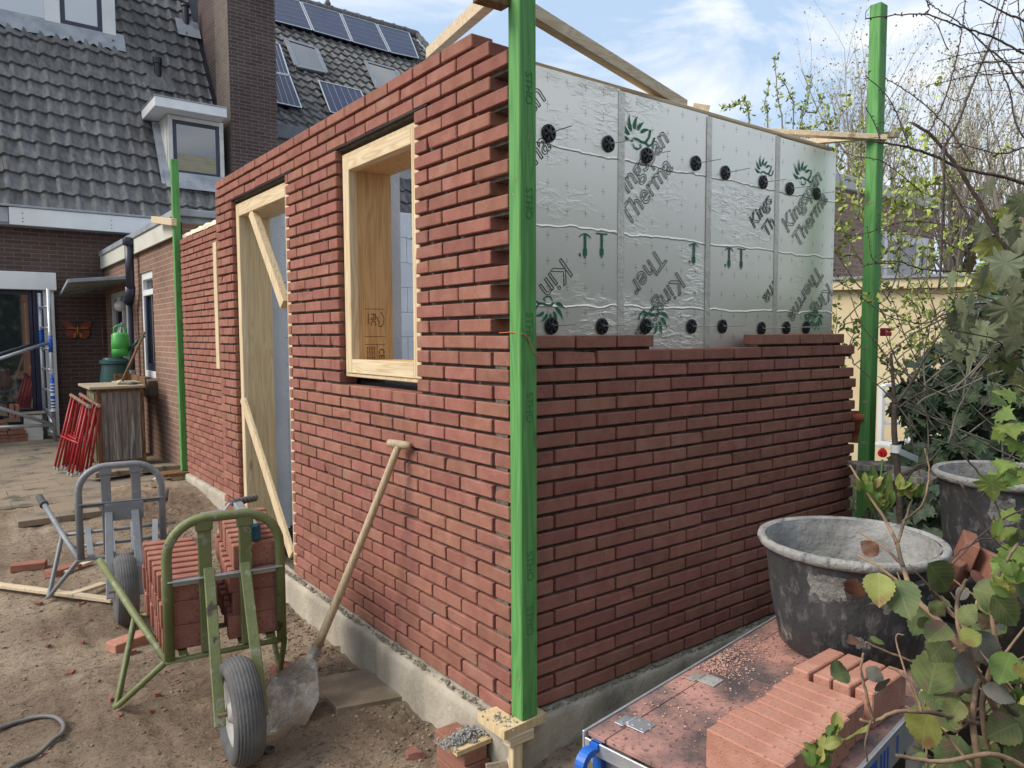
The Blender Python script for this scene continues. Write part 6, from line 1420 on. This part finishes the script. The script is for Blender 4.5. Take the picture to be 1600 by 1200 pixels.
for pl in ([(1222,420),(1222,200),(1215,150),(1210,88)],[(1225,420),(1240,190),(1235,150),(1218,118)],[(1230,420),(1252,195),(1262,160),(1270,118)],[(1240,430),(1250,200),(1275,175),(1287,148)],[(1200,420),(1200,190),(1195,170),(1203,125)],[(1255,430),(1265,240),(1260,205),(1290,190)],[(1270,430),(1280,240),(1300,200),(1330,160)],[(1180,420),(1170,180),(1150,165),(1130,170)],[(1160,420),(1170,190),(1165,175)]):
    P_=stemtube(sb,[(x,y,5.5) for x,y in pl],.007,.0025,5,5,.004,rnd)
    for p in P_[5:]:
        if p.z<2.3: continue
        for k in range(2):
            c=p+rv(rnd)*.02
            for q in range(3): dd=rv(rnd,.8); nn=rv(rnd).cross(dd).normalized(); s=.042*rnd.uniform(.5,1.2); w=nn*s*.22; lb.quad(c,c+dd*s*.5+w,c+dd*s,c+dd*s*.5-w)
sb.build('branches',M['bark_grey'],t,True); lb.build('leaves',M['lf_bud'],t)
# --- far bare trees just leafing out
def vase_tree(px,ybase,ytop,d,wpx,label,seed,nl=14):
    rnd=random.Random(seed); base=at(px,ybase,d); base.z=-.3; top=at(px,ytop,d); Ht=top.z-base.z; W_=wpx/FPX*d/2
    t=thing('leafing_tree',label,'tree',tuple(base),0,'far trees coming into leaf'); sb=MB(); tb_=MB(); lb=MB()
    fork=base+Vector((0,0,Ht*.28)); tb_.tube([base,base+Vector((.03,.02,Ht*.15)),fork],[.17,.14,.12],9); tb_.build('trunk',M['twig_far'],t,True)
    def limb(p,v,l,r,dep):
        n=5; pts=[p]; v=v.normalized()
        for i in range(n):
            v=(v+rv(rnd)*.16+Vector((0,0,.10))).normalized(); p=p+v*l/n; pts.append(p)
        sb.tube(pts,[r*(1-.75*i/n) for i in range(n+1)],4 if dep else 5)
        if dep<3:
            m=[5,5,4][dep]
            for k in range(m):
                i=rnd.randint(1,n); a=rv(rnd); a.z=abs(a.z)*.7+.3
                limb(pts[i],v*.8+a*.75,l*rnd.uniform(.38,.6),r*.5*(1-.1*i),dep+1)
        if dep>=2:
            for k in range(2):
                c=pts[rnd.randint(2,n)]+rv(rnd)*.05; dd=rv(rnd); nn=rv(rnd).cross(dd).normalized(); s=rnd.uniform(.03,.06)*d/14; lb.quad(c,c+dd*s*.5+nn*s*.35,c+dd*s,c+dd*s*.5-nn*s*.35)
    for k in range(nl):
        a=2*math.pi*k/nl+rnd.uniform(-.3,.3); q=rnd.random()**.5; s=fork+Vector((0,0,rnd.uniform(-.4,.5)))
        v=Vector((math.cos(a)*q*W_,math.sin(a)*q*W_,Ht*.66)); limb(s,v,v.length*.82*rnd.uniform(.8,1.),.06,0)
    sb.build('limbs',M['twig_far'],t); lb.build('leaves',M['lf_far'],t)
vase_tree(1335,560,135,15,150,'slim leafing tree left of the right green post',60,9)
vase_tree(1490,560,115,16,190,'broad bare tree with upright limbs right of the green post',61,13)
vase_tree(1590,560,130,14,190,'bushy leafing tree at the right edge of the photo',62,12)
vase_tree(1415,560,235,19,120,'low distant leafing tree seen between the post and the broad tree',63,8)
vase_tree(1270,560,190,20,90,'distant tree top just showing above the foil boards',64,7)
# --- neighbour buildings
def wall_between(p,q,z0,z1,th,m,name,parent):
    p=Vector((p.x,p.y,z0)); q=Vector((q.x,q.y,z0)); d=(q-p); n=Vector((0,0,1)).cross(d).normalized()
    if n.dot(CAM-p)>0: n=-n
    b=MB(); b.prism([p,q,q+Vector((0,0,z1-z0)),p+Vector((0,0,z1-z0))],n,th); return b.build(name,m,parent)
YG=thing('yellow_garage','pale yellow rendered garden building with flat roof behind the shrubs','garage',tuple(at(1400,600,8.5)))
p=at(1225,435,9.2); q=at(1640,432,8.2); zt=at(1380,436,8.8).z
wall_between(p,q,-.3,zt-.12,2.5,M['yellow'],'wall',YG)
fwd=Vector((Fv.x,Fv.y,0)).normalized()
wall_between(p-fwd*.09,q-fwd*.09,zt-.12,zt,2.7,M['yellow'],'roof_band',YG)
wall_between(p-fwd*.12,q-fwd*.12,zt,zt+.035,2.8,M['lead'],'roof_edge',YG)
NH=thing('neighbour_house','brown brick upper storey of a neighbour house with white window','house',tuple(at(1400,600,12)))
ny=at(1461,325,12.5).y; xr=at_y(1461,325,ny).x; xl=at_y(1180,290,ny).x; zt=at_y(1461,325,ny).z; z3=at_y(1319,301,ny).z; zt=(zt+z3)/2
b=MB(); b.box((xl,ny,-.3),(xr,ny+6,zt)); b.build('wall',M['farbrick'],NH)
b=MB(); b.cbox((xl-.05,ny-.06,zt+.001),(xr+.06,ny+6,zt+.20),.01); b.build('roof_edge',M['palegrey'],NH)
wp=at_y(1378,362,ny); wq=at_y(1446,415,ny); 
b=MB(); x0,x1,z0,z1=wp.x,wq.x,wq.z-.5,wp.z; xm=x0+(x1-x0)*.70
for (a,c,e,f) in ((x0,x0+.10,z0,z1),(x1-.12,x1,z0,z1),(x0+.101,x1-.121,z1-.14,z1),(x0+.101,x1-.121,z0,z0+.1),(xm,xm+.12,z0+.101,z1-.141)): b.cbox((a,ny-.05,e),(c,ny-.002,f),.004)
wf=b.build('window_frame',M['white'],NH)
b=MB(); b.box((x0+.05,ny-.012,z0+.05),(xm+.02,ny-.004,z1-.05)); b.build('blind',M['palegrey'],wf)
b=MB(); b.box((xm+.05,ny-.014,z0+.05),(x1-.06,ny-.004,z1-.05)); b.build('glass',M['glass'],wf)
b=MB(); b.lathe([(.10,0),(.10,.12),(.14,.13),(.14,.17),(.0001,.2)],14,Matrix.Translation((at_y(1442,316,ny).x,ny+.3,zt+.2))); b.build('roof_vent',M['black'],NH)
# --- white shelf unit and garden bits
SU=thing('white_shelf','white painted open shelf unit against the yellow wall','shelf',tuple(at(1400,690,7.8)))
d=7.8; A=at(1372,602,d); Bp=at(1412,602,d); zt=A.z; zb=at(1372,692,d).z; ex=(Bp-A); ex.z=0; wL=ex.length; ex.normalize(); Mx=frame((A.x,A.y,zb),ex,(0,0,1)) ; hh=zt-zb
wL=.36; b=MB(); b.cbox((0,0,0),(.035,hh,.09),.003,Mx); b.cbox((wL-.035,0,0),(wL+.0,hh,.09),.003,Mx); b.build('side_panel',M['white'],SU)
for k in range(4): b=MB(); b.cbox((.036,hh*k/3.05,0),(wL-.036,hh*k/3.05+.03,.085),.003,Mx); b.build('shelf_board',M['white'],SU)
b=MB(); b.cbox((wL+.03,0,.0),(wL+.09,hh*.95,.06),.004,Mx); b.build('back_post',M['white2'],SU)
b=MB(); b.beam(at(1368,693,7.5),at(1460,703,7.2),.25,.03); tag(b.build('garden_table',M['white2']),'low white board surface below the shelf unit','board')
PL=thing('wooden_planter','weathered grey wooden planter boxes below the tied sapling','planter',tuple(at(1420,790,3.9)))
b=MB()
for (x0,y0_,x1,y1_,d) in ((1392,738,1470,752,3.7),(1366,724,1385,730,4.0)):
    p=at(x0,y0_,d); q=at(x1,y1_,d-.15); z=p.z; b.beam(p,Vector((q.x,q.y,z)),.30,.03); 
    b.prism([Vector((p.x,p.y,z-.02)),Vector((q.x,q.y,z-.02)),Vector((q.x,q.y,-.2)),Vector((p.x,p.y,-.2))],Vector((.5,.8,0)).normalized(),.02)
b.build('box',M['oldwood'],PL)
# tulip
TU=thing('tulip','red tulip in flower between the right post and the sapling','flower',tuple(at(1378,800,3.4)))
c=at(1379,708,3.4); b=LMB()
for k in range(6):
    a=k*math.pi/3; v=Vector((math.cos(a),math.sin(a),0)); leaf_ov(b,c+v*.006-Vector((0,0,.02)),Vector((0,0,1))+v*.15,-v+Vector((0,0,.1)),.045,.34,-.6,-.35,0,random.Random(k))
b.build('petals',M['tulip'],TU,True)
b=MB(); b.tube([c-Vector((0,0,.03)),at(1376,750,3.4),at(1374,800,3.42)],.005,6); b.build('stem',M['stem'],TU,True)
b=LMB(); rnd=random.Random(3)
for (x,y,x1,y1) in ((1372,800,1362,728),(1376,800,1390,735),(1380,800,1400,770),(1368,800,1350,770)): p=at(x,y,3.42); q=at(x1,y1,3.4); leaf_ov(b,p,q-p,tocam(p)+rv(rnd)*.4,(q-p).length,.16,.5,.1,0,rnd)
b.build('leaves',M['lf_new'],TU,True)
# grass tufts round the post foot
b=MB(); rnd=random.Random(90)
for i in range(1500):
    x=rnd.uniform(2.6,5.5); y=rnd.uniform(-.9,1.4); z=-.2; h=rnd.uniform(.08,.32); v=rv(rnd,2)*h; w=Vector((rnd.uniform(-1,1),rnd.uniform(-1,1),0)).normalized()*.005
    b.quad((x-w.x,y-w.y,z),(x+w.x,y+w.y,z),(x+w.x*.6+v.x*.6,y+w.y*.6+v.y*.6,z+v.z*.6),(x+v.x*1.3,y+v.y*1.3,z+v.z),)
tag(b.build('grass',M['stem']),kind='stuff')
g=MB(); g.quad((2.55,-3.2,-.205),(14,-3.2,-.205),(14,9,-.205),(2.55,9,-.205)); struct(g.build('garden_soil',M['soil']))
# clips and flowerpot
b=MB(); p=at_y(1381,519,-.03); b.cbox((p.x-.03,-.06,p.z-.022),(p.x+.035,-.02,p.z+.002),.004); b.cbox((p.x-.03,-.06,p.z+.005),(p.x+.035,-.02,p.z+.024),.004); b.cbox((p.x-.035,-.055,p.z-.018),(p.x-.028,-.025,p.z+.02),.002); tag(b.build('line_clip',M['redclip']),'small red plastic line clip on the right green post','clip')
b=MB(); b.lathe([(.06,0),(.08,.13),(.09,.13),(.09,.17),(.08,.17),(.07,.05),(.0001,.05)],20,Matrix.Translation(at(1336,690,4.2))); tag(b.build('flower_pot',M['terracotta'],None,True),'small terracotta flower pot half hidden by the brick wall end','flower pot')
for (px,py,d,rz,lb) in ((1503,866,2.75,.4,'red brick standing on end below the second tub'),(1530,888,2.7,.9,'red brick lying in the dead stems below the second tub'),(1490,895,2.72,.1,'dark red brick half hidden behind the large tub rim')):
    p=at(px,py,d); o=put_brick((p.x,p.y,p.z-.03),rz,lb,rx=.3); o.data=BD
p=at(1540,900,2.75); b=MB(); b.cbox((p.x-.16,p.y-.14,-.25),(p.x+.4,p.y+.2,p.z-.05),.02)
tag(b.build('brick_ledge',M['soil']),'dark soil ledge carrying loose bricks below the second tub','ledge')
# low dead stems and ground cover under the shrubs
b=LMB(); rnd=random.Random(93)
for i in range(1500):
    x=rnd.uniform(1.3,3.6); y=rnd.uniform(-2.6,-.35)
    if x<2.1 and y>-1.35: continue
    p=Vector((x,y,-.17+rnd.random()*.14)); 
    if (p-CAM).length<1.2: continue
    leaf_ov(b,p,rv(rnd),Vector((0,0,1))+rv(rnd)*.7,rnd.uniform(.03,.06),.35,.2,.2,0,rnd)
tag(b.build('ground_cover',M['lf_ivy'],None,True),kind='stuff')
# --- unseen hedge added behind the camera to shade the end wall and fill reflections
rnd=random.Random(95)
HD=thing('added_hedge','tall unseen hedge added behind the camera to shade the end wall','hedge',(2,-8.5,-.3)); b=MB()
for i in range(9000):
    x=rnd.uniform(-9,14); y=-8.5+rnd.gauss(0,.5); z=-.3+rnd.random()**.8*(4.6+.8*noise.noise(Vector((x*.6,0,0)))); c=Vector((x,y,z)); dd=rv(rnd); nn=rv(rnd).cross(dd).normalized(); s=rnd.uniform(.2,.42); b.quad(c,c+dd*s*.5+nn*s*.3,c+dd*s,c+dd*s*.5-nn*s*.3)
b.box((-9,-9.0,-.3),(14,-8.6,4.0))
b.build('foliage',mat('added_hedge_leaf',(.03,.055,.018),(.07,.10,.035),2,.8,isl=.4),HD)
